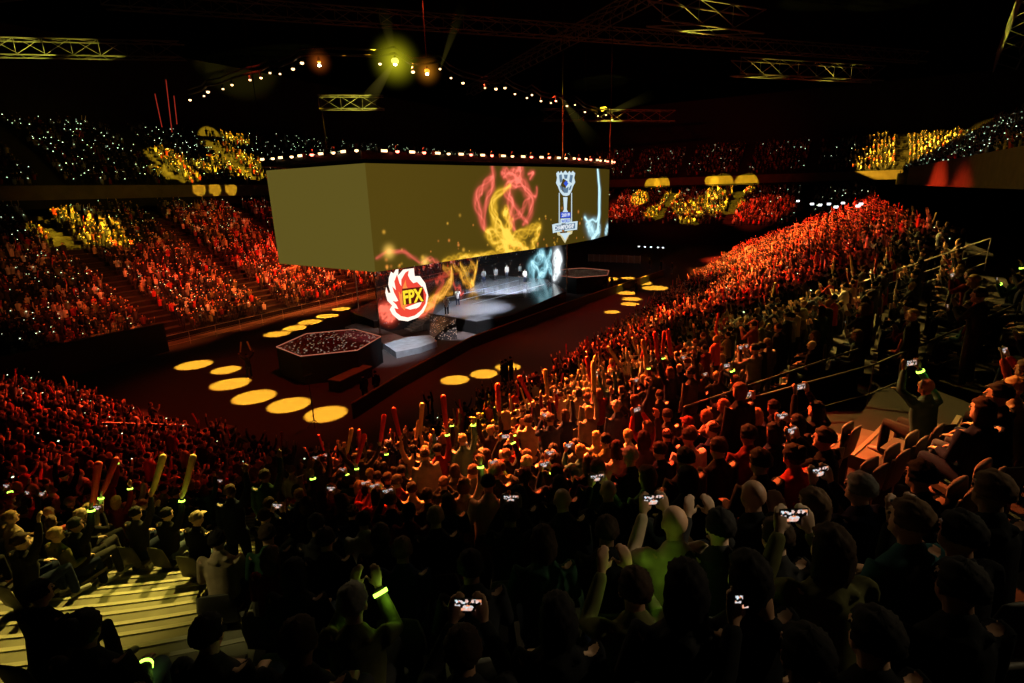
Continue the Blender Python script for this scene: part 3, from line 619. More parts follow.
# hair and face, origin at the head centre
def hairmesh(style):
    mb = MB(); mb.ball((0,-.014,.03), (1,1,1), 40); vs = []
    rr = random.Random(sum(map(ord, style)))
    ph = [rr.uniform(0,6) for _ in range(6)]
    for x, y, z in mb.v:
        d = Vector((x, y+.014, z-.03)).normalized(); th = math.atan2(d.x, d.y); nz = .004*math.sin(d.x*13+ph[0])*math.sin(d.z*11+ph[1])+.0035*math.sin(th*19+ph[2]+d.z*7)+.003*math.sin(th*37+ph[3]-d.z*11)+.003*rr.random()
        r = Vector((.089+nz, .108+nz, .105+nz)); low = d.z < -.05
        p = Vector((d.x*r.x, d.y*r.y, d.z*r.z))
        if style == 'short':
            if d.z < -.25: p *= .72
            if d.y > .35 and d.z < .35: p = Vector((p.x*.78, p.y*.70, p.z*.8))
        elif style in ('long', 'bob', 'ponytail'):
            if d.y > .3 and d.z < .35: p = Vector((p.x*.8, p.y*.68, p.z*.8))
            elif low and d.y <= .3:
                k = {'long': 3.3, 'bob': 1.75, 'ponytail': 1.0}[style]; p.z *= k; p.x *= 1.12 if style != 'ponytail' else .95; p.y = p.y*.75-.02 if style != 'ponytail' else p.y*.9
                if style == 'long' and p.z < -.15: p.x *= .85
        elif style == 'fringe':
            if d.z > .35 or d.z < -.45 or d.y > .1: p *= .80
        elif style == 'beanie':
            p *= 1.06
            if d.z < -.12: p *= .78
            if d.z > .5: p.z += .02
            if d.y > .3 and d.z < .2: p *= .82
        elif style == 'cap':
            p *= 1.03
            if d.z < -.05: p *= .76
        vs.append((p.x, p.y-.014, p.z+.03))
    mb.v = vs
    if style == 'ponytail': mb.tube([(0,-.11,.06),(0,-.15,.03),(0,-.155,-.08),(0,-.13,-.18)], [.02,.032,.03,.012], 8)
    if style == 'cap': mb.tube([(0,.07,.05),(0,.17,.035)], [(.07,.008),(.055,.006)], 10)
    if style == 'bun': mb.ball((0,-.09,.11), .045, 10)
    return mb.mesh('hair', M['hair'], True)
HAIR = {s: hairmesh(s) for s in ('short', 'long', 'bob', 'ponytail', 'fringe', 'beanie', 'cap', 'bun')}
mb = MB(); mb.ball((0,.083,.005), (.013,.008,.007), 8); EYE = mb.mesh('eye', M['face'], True)
mb = MB(); mb.tube([(-.022,.09,-.058), (0,.097,-.056), (.022,.09,-.058)], [.004,.007,.004], 6); MOUTH = mb.mesh('mouth', M['lip'], True)
mb = MB(); nn = 14
for i in range(nn):
    a0, a1 = 2*math.pi*i/nn, 2*math.pi*(i+1)/nn
    q = [(math.cos(a)*r, math.sin(a)*r, z) for a in (a0, a1) for r, z in ((.043,-.013),(.050,-.013),(.050,.013),(.043,.013))]
    mb.add(q, [(0,4,5,1),(1,5,6,2),(2,6,7,3),(3,7,4,0)])
BAND = mb.mesh('wristband', M['band'], True)
mb = MB(); mb.tube([(0,0,-.02),(0,0,.06),(0,0,.5),(0,0,.64)], [.03,.045,.056,.06], 10)
STICK = {'red': mb.mesh('cheer_stick', M['stickr'], True), 'pale': mb.mesh('cheer_stick', M['sticky'], True)}
mb = MB(); mb.box((0,0,0), (.154,.009,.076)); PH_B = mb.mesh('phone', M['phone'])
mb = MB(); mb.box((0,-.0052,0), (.142,.001,.066)); PH_S = mb.mesh('phone_screen', M['phonescreen'])
mb = MB(); mb.tube([(.055,.006,.02),(.055,.008,.02)], .008, 8); PH_L = mb.mesh('phone_lens', M['face'])
# folding seat
mb = MB(); mb.box((0,.02,.44), (.46,.42,.06)); SE_S = mb.mesh('seat', M['seat'])
mb = MB(); mb.tube([(-.2,-.2,.48),(-.2,-.25,.82)], [(.02,.03),(.02,.02)], 6); mb.tube([(0,-.2,.45),(0,-.235,.66),(0,-.26,.86)], [(.22,.022),(.22,.022),(.17,.02)], 12); SE_B = mb.mesh('seat_back', M['seat'], True)
mb = MB(); mb.box((0,-.12,.22), (.06,.2,.44)); SE_L = mb.mesh('seat_support', M['blackmetal'])
mb = MB(); mb.box((0,.02,.33), (.44,.42,.06)); SE_S2 = mb.mesh('seat', M['seat'])
mb = MB(); mb.tube([(0,-.2,.34),(0,-.24,.55),(0,-.27,.74)], [(.21,.02),(.21,.02),(.17,.018)], 12); SE_B2 = mb.mesh('seat_back', M['seat'], True)
mb = MB(); mb.box((0,-.08,.155), (.08,.24,.30)); SE_L2 = mb.mesh('seat_support', M['blackmetal'])
mb = MB(); mb.tube([(0,-.17,.50),(0,-.17,.60),(0,-.15,.88)], [(.22,.03),(.22,.04),(.19,.03)], 12); SE_F = mb.mesh('folded_seat', M['seat'], True)
SKIN = [(.55,.33,.22),(.48,.28,.18),(.62,.42,.30),(.35,.19,.12),(.20,.11,.07)]
HC = {'black': (.012,.010,.010), 'dark': (.035,.02,.012), 'brown': (.10,.055,.03), 'fair': (.34,.22,.10), 'grey': (.30,.29,.28)}
TC = {'black': (.012,.012,.013), 'charcoal': (.03,.03,.032), 'navy': (.012,.018,.045), 'grey': (.14,.14,.14), 'green': (.02,.05,.03), 'maroon': (.12,.015,.015), 'red': (.4,.03,.02), 'beige': (.38,.30,.2), 'white': (.55,.53,.5), 'teal': (.03,.09,.10), 'olive': (.10,.10,.04)}
ACT = {'sit_lap': 'seated', 'sit_film': 'seated filming', 'sit_high': 'filming overhead', 'sit_wave': 'seated waving', 'sit_clap': 'seated clapping', 'sit_knee': 'seated waving',
 'stand_side': 'standing', 'stand_up': 'arms up', 'stand_wide': 'arms spread', 'stand_film': 'standing filming', 'stand_wave': 'standing waving', 'stand_clap': 'standing clapping'}
used = set()
def person(x, y, z, face, pose, hair, hc, tc, where, sk=None, full=True, hold=None, band=None, group='audience in the near stands', scale=1.0, stickc=None, phone_group='phones held up in the audience'):
    D = PR[pose]; o = bpy.data.objects.new('person', D['body']); col.objects.link(o)
    o.location = (x, y, z+.012); o.rotation_euler = (0, 0, face-math.pi/2); o.scale = (scale,)*3; o.color = (*(sk or random.choice(SKIN)), 1)
    hname = {'short': hc+' short hair', 'long': 'long '+hc+' hair', 'bob': hc+' bobbed hair', 'ponytail': hc+' ponytail', 'fringe': 'balding head', 'beanie': hc+' beanie', 'cap': hc+' cap', 'bun': hc+' hair bun', 'bald': 'bald head'}[hair]
    jn = {0: 'jacket', 1: 'hoodie', 2: 'top'}[int(abs(x*7+y*3)) % 3]
    tag(o, f"{tc} {jn}, {hname}, {ACT[pose]}, {where}", 'person', group)
    hd = D['head']
    if hair != 'bald': link('hat' if hair in ('beanie', 'cap') else 'hair', HAIR[hair], o, hd, 0, HC.get(hc) or TC.get(hc))
    link('jacket', D['jacket'], o, (0,0,0), 0, TC[tc]); link('trousers', D['trousers'], o, (0,0,0), 0, random.choice([TC['navy'], TC['black'], TC['charcoal'], (.06,.08,.12)]))
    if full:
        link('eye', EYE, o, hd+Vector((-.03,0,0))); link('eye', EYE, o, hd+Vector((.03,0,0))); link('mouth', MOUTH, o, hd)
        for s in D['shoes']: link('shoe', s, o, (0,0,0), 0, (.25,.25,.25))
    M4 = Matrix.Translation(o.location) @ Matrix.Rotation(face-math.pi/2, 4, 'Z') @ Matrix.Scale(scale, 4)
    if band:
        S_, E_, W_, hdir, _ = D['P'][('arm', 1)]; q = (W_-E_).normalized()
        wb = link('wristband', BAND, o, E_.lerp(W_, .88)); wb.rotation_mode = 'QUATERNION'; wb.rotation_quaternion = q.to_track_quat('Z', 'Y'); wb['label'] = 'glowing green wristband'
    if band and full:
        L_ = bpy.data.lights.new('wristband_light', 'POINT'); L_.color = (.45,1,.08); L_.energy = .4; L_.shadow_soft_size = .03; lo_ = bpy.data.objects.new('wristband_light', L_); col.objects.link(lo_)
        lo_.location = M4 @ (E_.lerp(W_, .85)+Vector((.09,-.07,.03)))
    if hold == 'phone':
        L, R_ = D['P'][('arm', -1)], D['P'][('arm', 1)]
        c = (L[2]+R_[2])/2 + (L[3]+R_[3]).normalized()*.10
        e = tag(empty('phone', M4 @ c, face-math.pi/2), f"lit phone held in {where}", 'phone', phone_group)
        e.rotation_euler = (-.12, random.uniform(-.08,.08), face-math.pi/2)
        link('phone_body', PH_B, e); link('phone_screen', PH_S, e); link('phone_lens', PH_L, e)
    if hold == 'stick':
        for s in ((1, -1) if POSES[pose][1] in ('up', 'wide') and random.random() < .6 else (1,)):
            W_, hdir = D['P'][('arm', s)][2], D['P'][('arm', s)][3]; c = W_+hdir*.07+Vector((0,.03,0)); kc = stickc or random.choice(('red', 'red', 'pale'))
            so = bpy.data.objects.new('cheer_stick', STICK[kc]); col.objects.link(so); so.location = M4 @ c; so.rotation_mode = 'QUATERNION'
            dd = Matrix.Rotation(face-math.pi/2, 3, 'Z') @ (hdir+Vector((s*random.uniform(-.1,.35), random.uniform(-.2,.3), 0))).normalized(); so.rotation_quaternion = dd.to_track_quat('Z', 'Y')
            tag(so, f"{kc} cheer stick in {'right' if s > 0 else 'left'} hand, {where}", 'cheer stick', 'inflatable cheer sticks in the near stands')
    return o
# ------------------------------------------------------------------ seats and audience
STAGE = Vector((44, 30))
def where(kd, s, d, row):
    if kd == 'corner':
        if s < -147.5: return f"row {ordn(row+1)} left of stepped aisle, place {ordn(1+int((-147.5-s)*math.radians(CR+d)/.5))}"
        if s > -108: return f"row {ordn(row+1)} right of orange-lit aisle, place {ordn(1+int((s+106.5)*math.radians(CR+d)/.5))}"
        return f"row {ordn(row+1)}, {ordn(1+int((s+138.5)*math.radians(CR+d)/.5))} right of stepped aisle"
    if kd == 'side': return f"row {ordn(row+1)} of right stand, {ordn(1+int((s-16)/.5))} along"
    return f"row {ordn(row+1)} of end block, {ordn(1+int((s-18.5)/.5))} along"
placed = []   # (x, y)
def under_seat(x, y, z, face, w_):
    e = tag(empty('folding_seat', (x, y, z-.095+.1), face-math.pi/2), f"grey stadium seat under person, {w_}", 'seat', 'occupied seats in the near stand')
    for n_, me in (('seat', SE_S2), ('seat_back', SE_B2), ('seat_support', SE_L2)): link(n_, me, e, (0,0,-.005))
def param(u, v):
    d, cu_, cv_, a = bowl(u, v)
    if u <= U0+CR and v <= V0+CR: return 'corner', math.degrees(a), d
    if v < V0+CR: return 'side', u, d
    return 'end', v, d
def snap(px, py, hh):
    r = ray(px, py); best = None
    for k in range(NR):
        t = (tz(k)+hh-H)/r.z
        if t < .5: continue
        u, v = r.x*t, r.y*t; d = bowl(u, v)[0]; e = abs(d-(k*ROW+.40))
        if d > 0 and (best is None or e < best[0]): best = (e, u, v, k, d)
    return best
HERO = [ # head px, pose, hair, hair colour, top, hold, band
 (75,640,'sit_lap','bun','black','black',None,1), (200,645,'sit_lap','short','black','charcoal',None,0), (292,655,'sit_lap','short','dark','black',None,0),
 (350,615,'sit_film','beanie','grey','olive',None,1), (462,665,'sit_film','short','dark','black','phone',0), (560,628,'sit_lap','long','black','black',None,0),
 (690,600,'sit_lap','long','black','charcoal',None,0), (757,590,'sit_lap','long','black','black',None,0), (820,675,'sit_film','short','black','black','phone',0),
 (890,655,'sit_lap','short','black','black',None,0), (975,600,'sit_lap','short','black','black',None,0), (925,530,'sit_lap','short','brown','teal',None,0),
 (680,530,'sit_film','bald','brown','beige','phone',0), (608,538,'sit_lap','short','dark','black',None,0), (545,548,'sit_lap','long','dark','green',None,1),
 (215,545,'sit_lap','short','black','beige',None,0), (290,580,'sit_lap','long','black','black',None,0), (380,540,'sit_lap','bob','dark','black',None,0),
 (436,522,'sit_lap','short','fair','black',None,0), (510,520,'sit_film','short','dark','black','phone',0), (472,575,'sit_lap','short','black','black',None,0), (870,495,'sit_film','short','grey','navy','phone',0),
 (822,512,'sit_clap','long','brown','black',None,0), (760,502,'sit_lap','bald','brown','black',None,0), (840,560,'sit_film','long','dark','olive','phone',0), (975,545,'sit_film','short','black','black','phone',0),
 (692,484,'sit_lap','bob','dark','black',None,0), (930,482,'sit_lap','short','black','black',None,0), (785,545,'sit_lap','short','dark','charcoal',None,0), (1005,500,'sit_lap','short','brown','black',None,0),
 (640,600,'sit_film','short','dark','olive',None,1), (725,535,'sit_film','short','black','charcoal',None,0),
 (14,545,'sit_wave','short','dark','black',None,0), (50,538,'sit_lap','short','fair','olive',None,0), (70,528,'sit_knee','short','black','black','stick',1), (132,516,'sit_wave','short','black','charcoal','stick',0),
 (84,512,'sit_wave','short','fair','beige','stick',1), (163,517,'sit_wave','short','black','black','stick',1), (193,522,'sit_lap','cap','beige','black',None,0), (5,520,'sit_lap','short','fair','beige','stick',0),
 (30,600,'sit_lap','short','black','black',None,0), (262,520,'sit_film','short','dark','black','phone',0), (320,500,'sit_film','bob','black','black','phone',0)]
for px, py, pose, hair, hc, tc, hold, band in HERO:
    b = snap(px, py, 1.19)
    if not b: continue
    e_, u, v, k, d = b; kd, s, _ = param(u, v); placed.append((u, v, k))
    a = math.atan2(STAGE.y-v, STAGE.x-u) + random.uniform(-.15, .15)
    if px < 200 and py < 610: a -= .25
    stc = 'pale' if px > 100 and px < 200 else None
    w_ = where(kd, s, d, k)
    person(u, v, tz(k), a, pose, hair, hc, tc, w_, hold=hold, band=band, stickc=stc); under_seat(u, v, tz(k), a, w_)
cands = []
for k in range(NR):
    d = k*ROW+.40
    # side
    jo = random.uniform(0,.5)
    for i in range(int((102-17)/.50) if k < NS-1 else 0):
        s = 16.3+jo+i*.50+random.uniform(-.17,.17); cands.append(('side', s, d, k))
    da = math.degrees(.52/(CR+d))
    for i in range(int(90/da)): cands.append(('corner', -90-(i+.5)*da, d, k))
    for i in range(int(24/.52)): cands.append(('end', 18.8+i*.52, d, k))
vis = []
for kd, s, d, k in cands:
    if in_aisle(kd, s, d, .12): continue
    x, y, a = bpt(kd, s, d)
    r = math.hypot(x, y)
    if r < 1.9: continue
    if any(abs(x-q[0]) < 1.2 and abs(y-q[1]) < 1.2 and k == q[2] and math.hypot(x-q[0], y-q[1]) < .5 for q in placed): continue
    if any(math.hypot(x-q[0], y-q[1]) < .42 for q in placed): continue
    p = project((x, y, tz(k)+1.2))
    if not p or not (-50 < p[0] < 1074) or p[1] > 760: continue
    if p[0] < 150 and 560 < p[1] < 640 and r > 2.5 and math.degrees(math.atan2(y, x)) < 200 and kd == 'corner' and s > -151: continue
    # seats near the orange-lit aisle and benches at the lower centre stay empty
    if r < 17 and 770 < p[0] < 985 and 338 < p[1]-(.20*(880-p[0])*.5) < 372: continue
    vis.append((r, kd, s, d, k, x, y, p))
vis.sort()
def seat(x, y, z, face, w_, folded):
    e = tag(empty('folding_seat', (x, y, z), face-math.pi/2), f"{'folded' if folded else 'open'} empty grey stadium seat, {w_}", 'seat', 'empty seats in the near stand')
    for n_, me in ((('folded_cushion', SE_F),) if folded else (('seat', SE_S),)) + (('seat_back', SE_B), ('seat_support', SE_L)): link(n_, me, e)
far = []; cnt = 0; nseat = 0
for r, kd, s, d, k, x, y, p in vis:
    rowdir = math.radians({'side': -90, 'end': 180}.get(kd, s)); inward = rowdir+math.pi
    tgt = math.atan2(STAGE.y-y, STAGE.x-x); 
    a = inward + .6*((tgt-inward+math.pi) % (2*math.pi)-math.pi) + random.uniform(-.25, .25)
    empt = random.random() < .05
    if 850 < p[0] < 985 and 385 < p[1] < 470: empt = random.random() < .8
    if 700 < p[0] < 990 and 345 < p[1] < 400 and r < 16: empt = random.random() < .5
    if 455 < p[0] < 530 and 420 < p[1] < 445: empt = random.random() < .8
    if empt:
        if nseat < 60 and r < 18: seat(x, y, tz(k), inward, where(kd, s, d, k), random.random() < .7); nseat += 1
        continue
    upper = p[1] < 400 or (p[0] > 760 and p[1] < 460)
    stand_p = .0 if r < 8 and p[0] < 930 else (.85 if (p[0] > 560 and p[1] < 470) else .35)
    if p[0] > 700 and p[1] < 430: stand_p = .38
    if 640 < p[0] < 800 and p[1] > 440: stand_p = .1
    if r < 9.5: stand_p = min(stand_p, .08)
    if p[0] < 200: stand_p = .05
    st_ = random.random() < stand_p
    if r < 6.5: pose = random.choices(['sit_lap','sit_film','sit_clap'], [8,1.5,.4])[0]; st_ = False
    elif st_: pose = random.choices(['stand_side','stand_up','stand_wide','stand_film','stand_wave','stand_clap'], [3,3,1.5,2,3,1.5] if p[0] < 700 else [6,.5,.3,2,1,2])[0]
    else: pose = random.choices(['sit_lap','sit_film','sit_high','sit_wave','sit_clap'], [7,2.4,.6,1.2,.6])[0]
    if cnt < 300-len(placed):
        hair = random.choices(['short','long','bob','ponytail','bald','beanie','cap','bun','fringe'], [9,5,2,2,.6,1,1,.5,.6])[0]
        hc = random.choice(['black','black','dark','dark','brown','fair']) if hair not in ('beanie','cap') else random.choice(['black','grey','charcoal','maroon','beige'])
        tc = random.choices(list(TC), [8,5,4,3,1,1.5,1.2,1.3,1.3,1,1])[0]
        hold = 'phone' if 'film' in pose or 'high' in pose else ('stick' if pose in ('stand_up','stand_wide','stand_wave','sit_wave') and random.random() < .22 else None)
        person(x, y, tz(k), a, pose, hair, hc, tc, where(kd, s, d, k), full=cnt < 70, hold=hold, band=pose in ('sit_film','sit_high','sit_wave','stand_wave') and random.random() < .4, scale=random.uniform(.94, 1.05))
        cnt += 1
        if pose.startswith('sit') and r < 9.5: under_seat(x, y, tz(k), a, where(kd, s, d, k))
    else: far.append((x, y+(random.uniform(-.2,.2) if r > 25 else 0), tz(k), a, pose, r))
print('individuals', cnt+len(placed), 'far near-stand', len(far), 'seats', nseat)
# low-detail figures for the mass of the audience
def lowfig(stand, arms, lod):
    v = []; f = []; part = []
    hz_ = .93 if stand else .48; sz = hz_+.49
    def tube(P, R, n, pt):
        o = len(v)
        for p, r in zip(P, R):
            rx, ry = r if isinstance(r, tuple) else (r, r)
            for k in range(n): a = 2*math.pi*k/n+.4; v.append((p[0]+rx*math.cos(a), p[1]+ry*math.sin(a), p[2])); part.append(pt)
        for i in range(len(P)-1):
            for k in range(n):
                a, b, c, d = o+i*n+k, o+i*n+(k+1)%n, o+(i+1)*n+(k+1)%n, o+(i+1)*n+k; f.append((a,b,c)); f.append((a,c,d))
        for k in range(1, n-1): f.append((o+(len(P)-1)*n, o+(len(P)-1)*n+k, o+(len(P)-1)*n+k+1))
    n = 7 if lod == 0 else 5
    tube([(0,0,hz_-.1),(0,0,hz_+.12),(0,.03,sz-.12),(0,.03,sz),(0,.03,sz+.05)] if lod == 0 else [(0,0,hz_-.1),(0,.03,sz-.05),(0,.03,sz+.03)], [(.18,.14),(.16,.12),(.21,.14),(.17,.10),(.06,.06)] if lod == 0 else [(.17,.13),(.22,.13),(.07,.06)], n, 0)
    hc = sz+.2
    if lod == 0:
        tube([(0,.04,hc-.13),(0,.05,hc-.08),(0,.04,hc)], [.04,.07,.085], n, 1); tube([(0,.03,hc-.03),(0,.02,hc+.05),(0,.02,hc+.11)], [.088,.09,.03], n, 2)
    else: tube([(0,.04,hc-.11),(0,.04,hc)], [.05,.085], n, 1); tube([(0,.02,hc-.01),(0,.02,hc+.11)], [.09,.04], n, 2)
    m = 5 if lod == 0 else 3
    for s_2, a in ((-1, arms[0]), (1, arms[1])):
        e, w_, h = [Vector(q) for q in ARMS[a]]; g = Vector((s_2,1,1)); S_ = Vector((s_2*.19,.03,sz-.03)); E_ = S_+e*g; W_ = S_+w_*g; T_ = W_+(h*g).normalized()*.13
        if lod == 0 or a in ('up', 'wide', 'film', 'high', 'clap'):
            tube([S_, E_, W_], [.06,.05,.038], m, 0); tube([W_, T_], [.035,.03], m, 1)
    for s_2 in (-1, 1):
        if lod == 0 or True:
            if stand: tube([(s_2*.1,.0,.05),(s_2*.1,.02,.5),(s_2*.1,0,hz_)], [.05,.07,.09], 4 if lod == 0 else 3, 3)
            else: tube([(s_2*.13,.46,.05),(s_2*.13,.45,hz_)], [.05,.07], 4, 3); tube([(s_2*.11,.05,hz_-.08),(s_2*.13,.5,hz_-.07)], [.01,.01], 4, 3)
    return np.array(v, np.float32), np.array(f, np.int32), np.array(part)
LF = {(st_, a, l): lowfig(st_, a, l) for st_ in (0, 1) for a in (('lap','lap'),('up','up'),('wide','wide'),('lap','up'),('film','film'),('clap','clap'),('side','up')) for l in (0, 1)}
tops = np.array([TC[c] for c in ('black','black','black','black','black','charcoal','charcoal','charcoal','navy','navy','grey','maroon','red','beige','white','olive')]); skins = np.array(SKIN)*1.15; hairs = np.array([HC[c] for c in ('black','black','dark','brown','fair')])
POSEMAP = {'sit_lap': ('lap','lap'), 'sit_film': ('film','film'), 'sit_high': ('film','film'), 'sit_wave': ('lap','up'), 'sit_clap': ('clap','clap'), 'stand_side': ('clap','clap'), 'stand_up': ('up','up'), 'stand_wide': ('wide','wide'), 'stand_film': ('film','film'), 'stand_wave': ('side','up'), 'stand_clap': ('clap','clap')}
def mass(name, people, label, group=None, dot_p=.12, stick_p=.25, bright=1.0, dot_r=.05, dotmat=None, phn=.0):  # bright scales clothes and skin
    V, Fc, Cc = [], [], []; off = 0; dots = []; sticks = []
    for x, y, z, a, pose, lod in people:
        st_ = pose.startswith('stand'); v, f, part = LF[(int(st_), POSEMAP[pose], lod)]
        ca, sa = math.cos(a-math.pi/2), math.sin(a-math.pi/2); sc = random.uniform(.92, 1.06); w_ = np.empty_like(v)
        w_[:, 0] = (v[:, 0]*ca - v[:, 1]*sa)*sc + x; w_[:, 1] = (v[:, 0]*sa + v[:, 1]*ca)*sc + y; w_[:, 2] = v[:, 2]*sc + z
        V.append(w_); Fc.append(f+off); off += len(v)
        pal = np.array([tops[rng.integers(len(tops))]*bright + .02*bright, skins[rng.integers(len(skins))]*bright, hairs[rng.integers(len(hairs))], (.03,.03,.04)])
        Cc.append(pal[part])
        hand = Vector((.2 if pose in ('stand_wave','sit_wave','stand_up') else .1, .18, (1.42+.45 if st_ else .97+.45)))
        if random.random() < dot_p: dots.append((x+hand.x*ca-hand.y*sa, y+hand.x*sa+hand.y*ca, z+hand.z*random.uniform(.6, 1)))
        if pose in ('stand_up','stand_wide','stand_wave','sit_wave') and random.random() < stick_p*2: sticks.append((x+hand.x*ca-hand.y*sa, y+hand.x*sa+hand.y*ca, z+hand.z))
    V = np.concatenate(V); Fc = np.concatenate(Fc); Cc = np.concatenate(Cc)
    me = bpy.data.meshes.new(name); me.vertices.add(len(V)); me.vertices.foreach_set('co', V.reshape(-1)); me.loops.add(Fc.size); me.loops.foreach_set('vertex_index', Fc.reshape(-1))
    me.polygons.add(len(Fc)); me.polygons.foreach_set('loop_start', np.arange(0, Fc.size, 3, dtype=np.int32))
    ca_ = me.color_attributes.new('Col', 'FLOAT_COLOR', 'POINT'); cc = np.ones((len(V), 4), np.float32); cc[:, :3] = Cc; ca_.data.foreach_set('color', cc.reshape(-1))
    me.materials.append(M['crowd']); me.update(); me.validate(); o = bpy.data.objects.new(name, me); col.objects.link(o); tag(o, label, 'crowd', kind='stuff')
    if dots:
        mb = MB()
        for x, y, z in dots:
            dist = math.sqrt(x*x+y*y); r = dot_r*(.6+random.random()*.8)
            mb.add([(x-r,y,z),(x+r,y,z),(x,y-r,z),(x,y+r,z),(x,y,z-r*.6),(x,y,z+r*.6)], [(0,2,5),(2,1,5),(1,3,5),(3,0,5),(2,0,4),(1,2,4),(3,1,4),(0,3,4)])
        tag(mb.build('wristband_glow', dotmat or M['dots']), label.replace('crowd', 'wristbands glowing in the crowd', 1) if False else 'tiny glowing wristbands and phones among the '+label, 'wristbands', kind='stuff')
    if sticks:
        mb = MB()
        for x, y, z in sticks:
            dx, dy = random.uniform(-.2,.2), random.uniform(-.2,.2); mb.tube([(x,y,z-.1),(x+dx,y+dy,z+.5)], [.032,.04], 5, random.choice((0,0,1)), cap=False)
        tag(mb.build('cheer_sticks', [M['stickr'], M['sticky']]), 'red and pale cheer sticks waved by the '+label, 'cheer sticks', kind='stuff')
    return o
ppl = []
for x, y, z, a, pose, r in far: ppl.append((x, y, z, a, pose, 0 if r < 38 else 1))
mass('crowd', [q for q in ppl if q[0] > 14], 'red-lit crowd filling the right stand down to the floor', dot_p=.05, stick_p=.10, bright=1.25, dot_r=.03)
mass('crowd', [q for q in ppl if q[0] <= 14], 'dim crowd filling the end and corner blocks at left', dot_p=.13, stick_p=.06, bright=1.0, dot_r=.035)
def strip(p0, p1, nrm, z0, rise, depth, rows, gap, aisles, face, axis=0, lod=1, occ=.93, standp=.6, w=.55):
    out = []; n = int(abs(p1-p0)/w)
    for k in range(rows):
        for i in range(n):
            s = p0+(p1-p0)*(i+.5)/n
            if any(abs(s-q) < 1.15 for q in aisles) or random.random() > occ: continue
            off = k*depth+.4; pos = (s, gap+nrm*off) if axis == 0 else (gap+nrm*off, s)
            q = project((pos[0], pos[1], z0+k*rise+1))
            if not q or not (-10 < q[0] < 1034) or q[1] < -10: continue
            st_ = random.random() < standp
            out.append((pos[0]+random.uniform(-.2,.2), pos[1]+random.uniform(-.2,.2), z0+k*rise, face+random.uniform(-.4,.4), random.choice(['stand_up','stand_side','stand_wave','stand_film','stand_clap','stand_side']) if st_ else random.choice(['sit_lap','sit_lap','sit_film','sit_wave']), lod))
    return out
LAW = 1.2
LA = [11.5, 24.5, 35.2, 46.5, 58, 70, 82, 94, 106]
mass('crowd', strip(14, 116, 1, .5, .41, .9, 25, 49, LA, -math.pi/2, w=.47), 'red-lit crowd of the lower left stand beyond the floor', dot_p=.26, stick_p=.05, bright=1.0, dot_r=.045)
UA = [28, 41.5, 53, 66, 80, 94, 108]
mass('crowd', strip(20, 136, 1, 13.6, .5, .85, 16, 73.3, UA, -math.pi/2, standp=.3), 'dim crowd of the upper left balcony', dot_p=.30, stick_p=.03, bright=.35, dot_r=.062)  # colours darkened to paint in the unlit balcony
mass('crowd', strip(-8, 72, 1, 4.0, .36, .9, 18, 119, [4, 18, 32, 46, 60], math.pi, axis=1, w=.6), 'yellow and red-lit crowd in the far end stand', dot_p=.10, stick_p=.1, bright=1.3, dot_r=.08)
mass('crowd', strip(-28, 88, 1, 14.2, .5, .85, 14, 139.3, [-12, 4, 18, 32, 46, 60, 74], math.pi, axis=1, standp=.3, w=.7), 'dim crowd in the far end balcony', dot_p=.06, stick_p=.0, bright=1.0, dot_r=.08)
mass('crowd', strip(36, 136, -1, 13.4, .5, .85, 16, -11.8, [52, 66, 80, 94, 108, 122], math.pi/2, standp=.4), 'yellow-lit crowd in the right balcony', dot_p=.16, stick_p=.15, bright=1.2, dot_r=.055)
# ------------------------------------------------------------------ people on the floor and on stage
def standing(x, y, z, face, pose, hair, hc, tc, label, name='person', group=None, sk=None):
    o = person(x, y, z, face, pose, hair, hc, tc, '', full=False, sk=sk); o['label'] = label
    if 'group' in o: del o['group']
    if group: o['group'] = group
    return o
for i, (px, py, z, tc, lab) in enumerate([(447,315,1.2,'white','performer in white standing at the open front of the stage'), (458,306,1.2,'white','performer in white just behind the front performer'), (484,283,1.2,'grey','leftmost player in grey at the back of the stage'), (468,283,1.2,'white','player in white left of the grey-clad players'), (496,281,1.2,'grey','grey-clad player at the middle of the back line on stage'), (507,278,1.2,'white','brightly lit player right of the stage centre'), (520,277,1.2,'grey','grey-clad player near the right end of the stage line'), (525,283,1.2,'white','rightmost player in white by the blue flames')]):
    p = at(px, py, z); standing(p.x, p.y, z, math.pi*1.25, 'stand_side' if i > 1 else 'stand_clap', 'short', 'black', tc, lab)
p = at(250, 378, 0); standing(p.x, p.y, 0, -2.0, 'stand_wide', 'short', 'black', 'charcoal', 'person holding pale sticks on the floor by the near podium')
for s, l in ((-1, 'left'), (1, 'right')):
    so = bpy.data.objects.new('cheer_stick', STICK['pale']); col.objects.link(so); so.location = (p.x+.33*s*math.cos(-2.0-math.pi/2), p.y+.33*s*math.sin(-2.0-math.pi/2), 1.95); so.rotation_euler = (0, .25*s, 0)
    tag(so, f'pale stick in the {l} hand of the floor worker by the near podium', 'stick')
for px, py, pose, lab in [(530,392,'stand_side','crew member standing with hands down beside the yellow pools'), (545,392,'stand_film','crew member filming between two colleagues at the crowd edge'), (556,390,'stand_clap','crew member with lit head at the right of the trio')]:
    p = at(px, py, 0); standing(p.x, max(p.y, 16.6), 0, 1.6, pose, 'short', 'black', 'black', lab)
p = at(457,446,0); standing(p.x+1.2, 17.0, 0, 1.4, 'stand_up', 'short', 'black', 'black', 'person with both arms up in front of the near yellow pool')
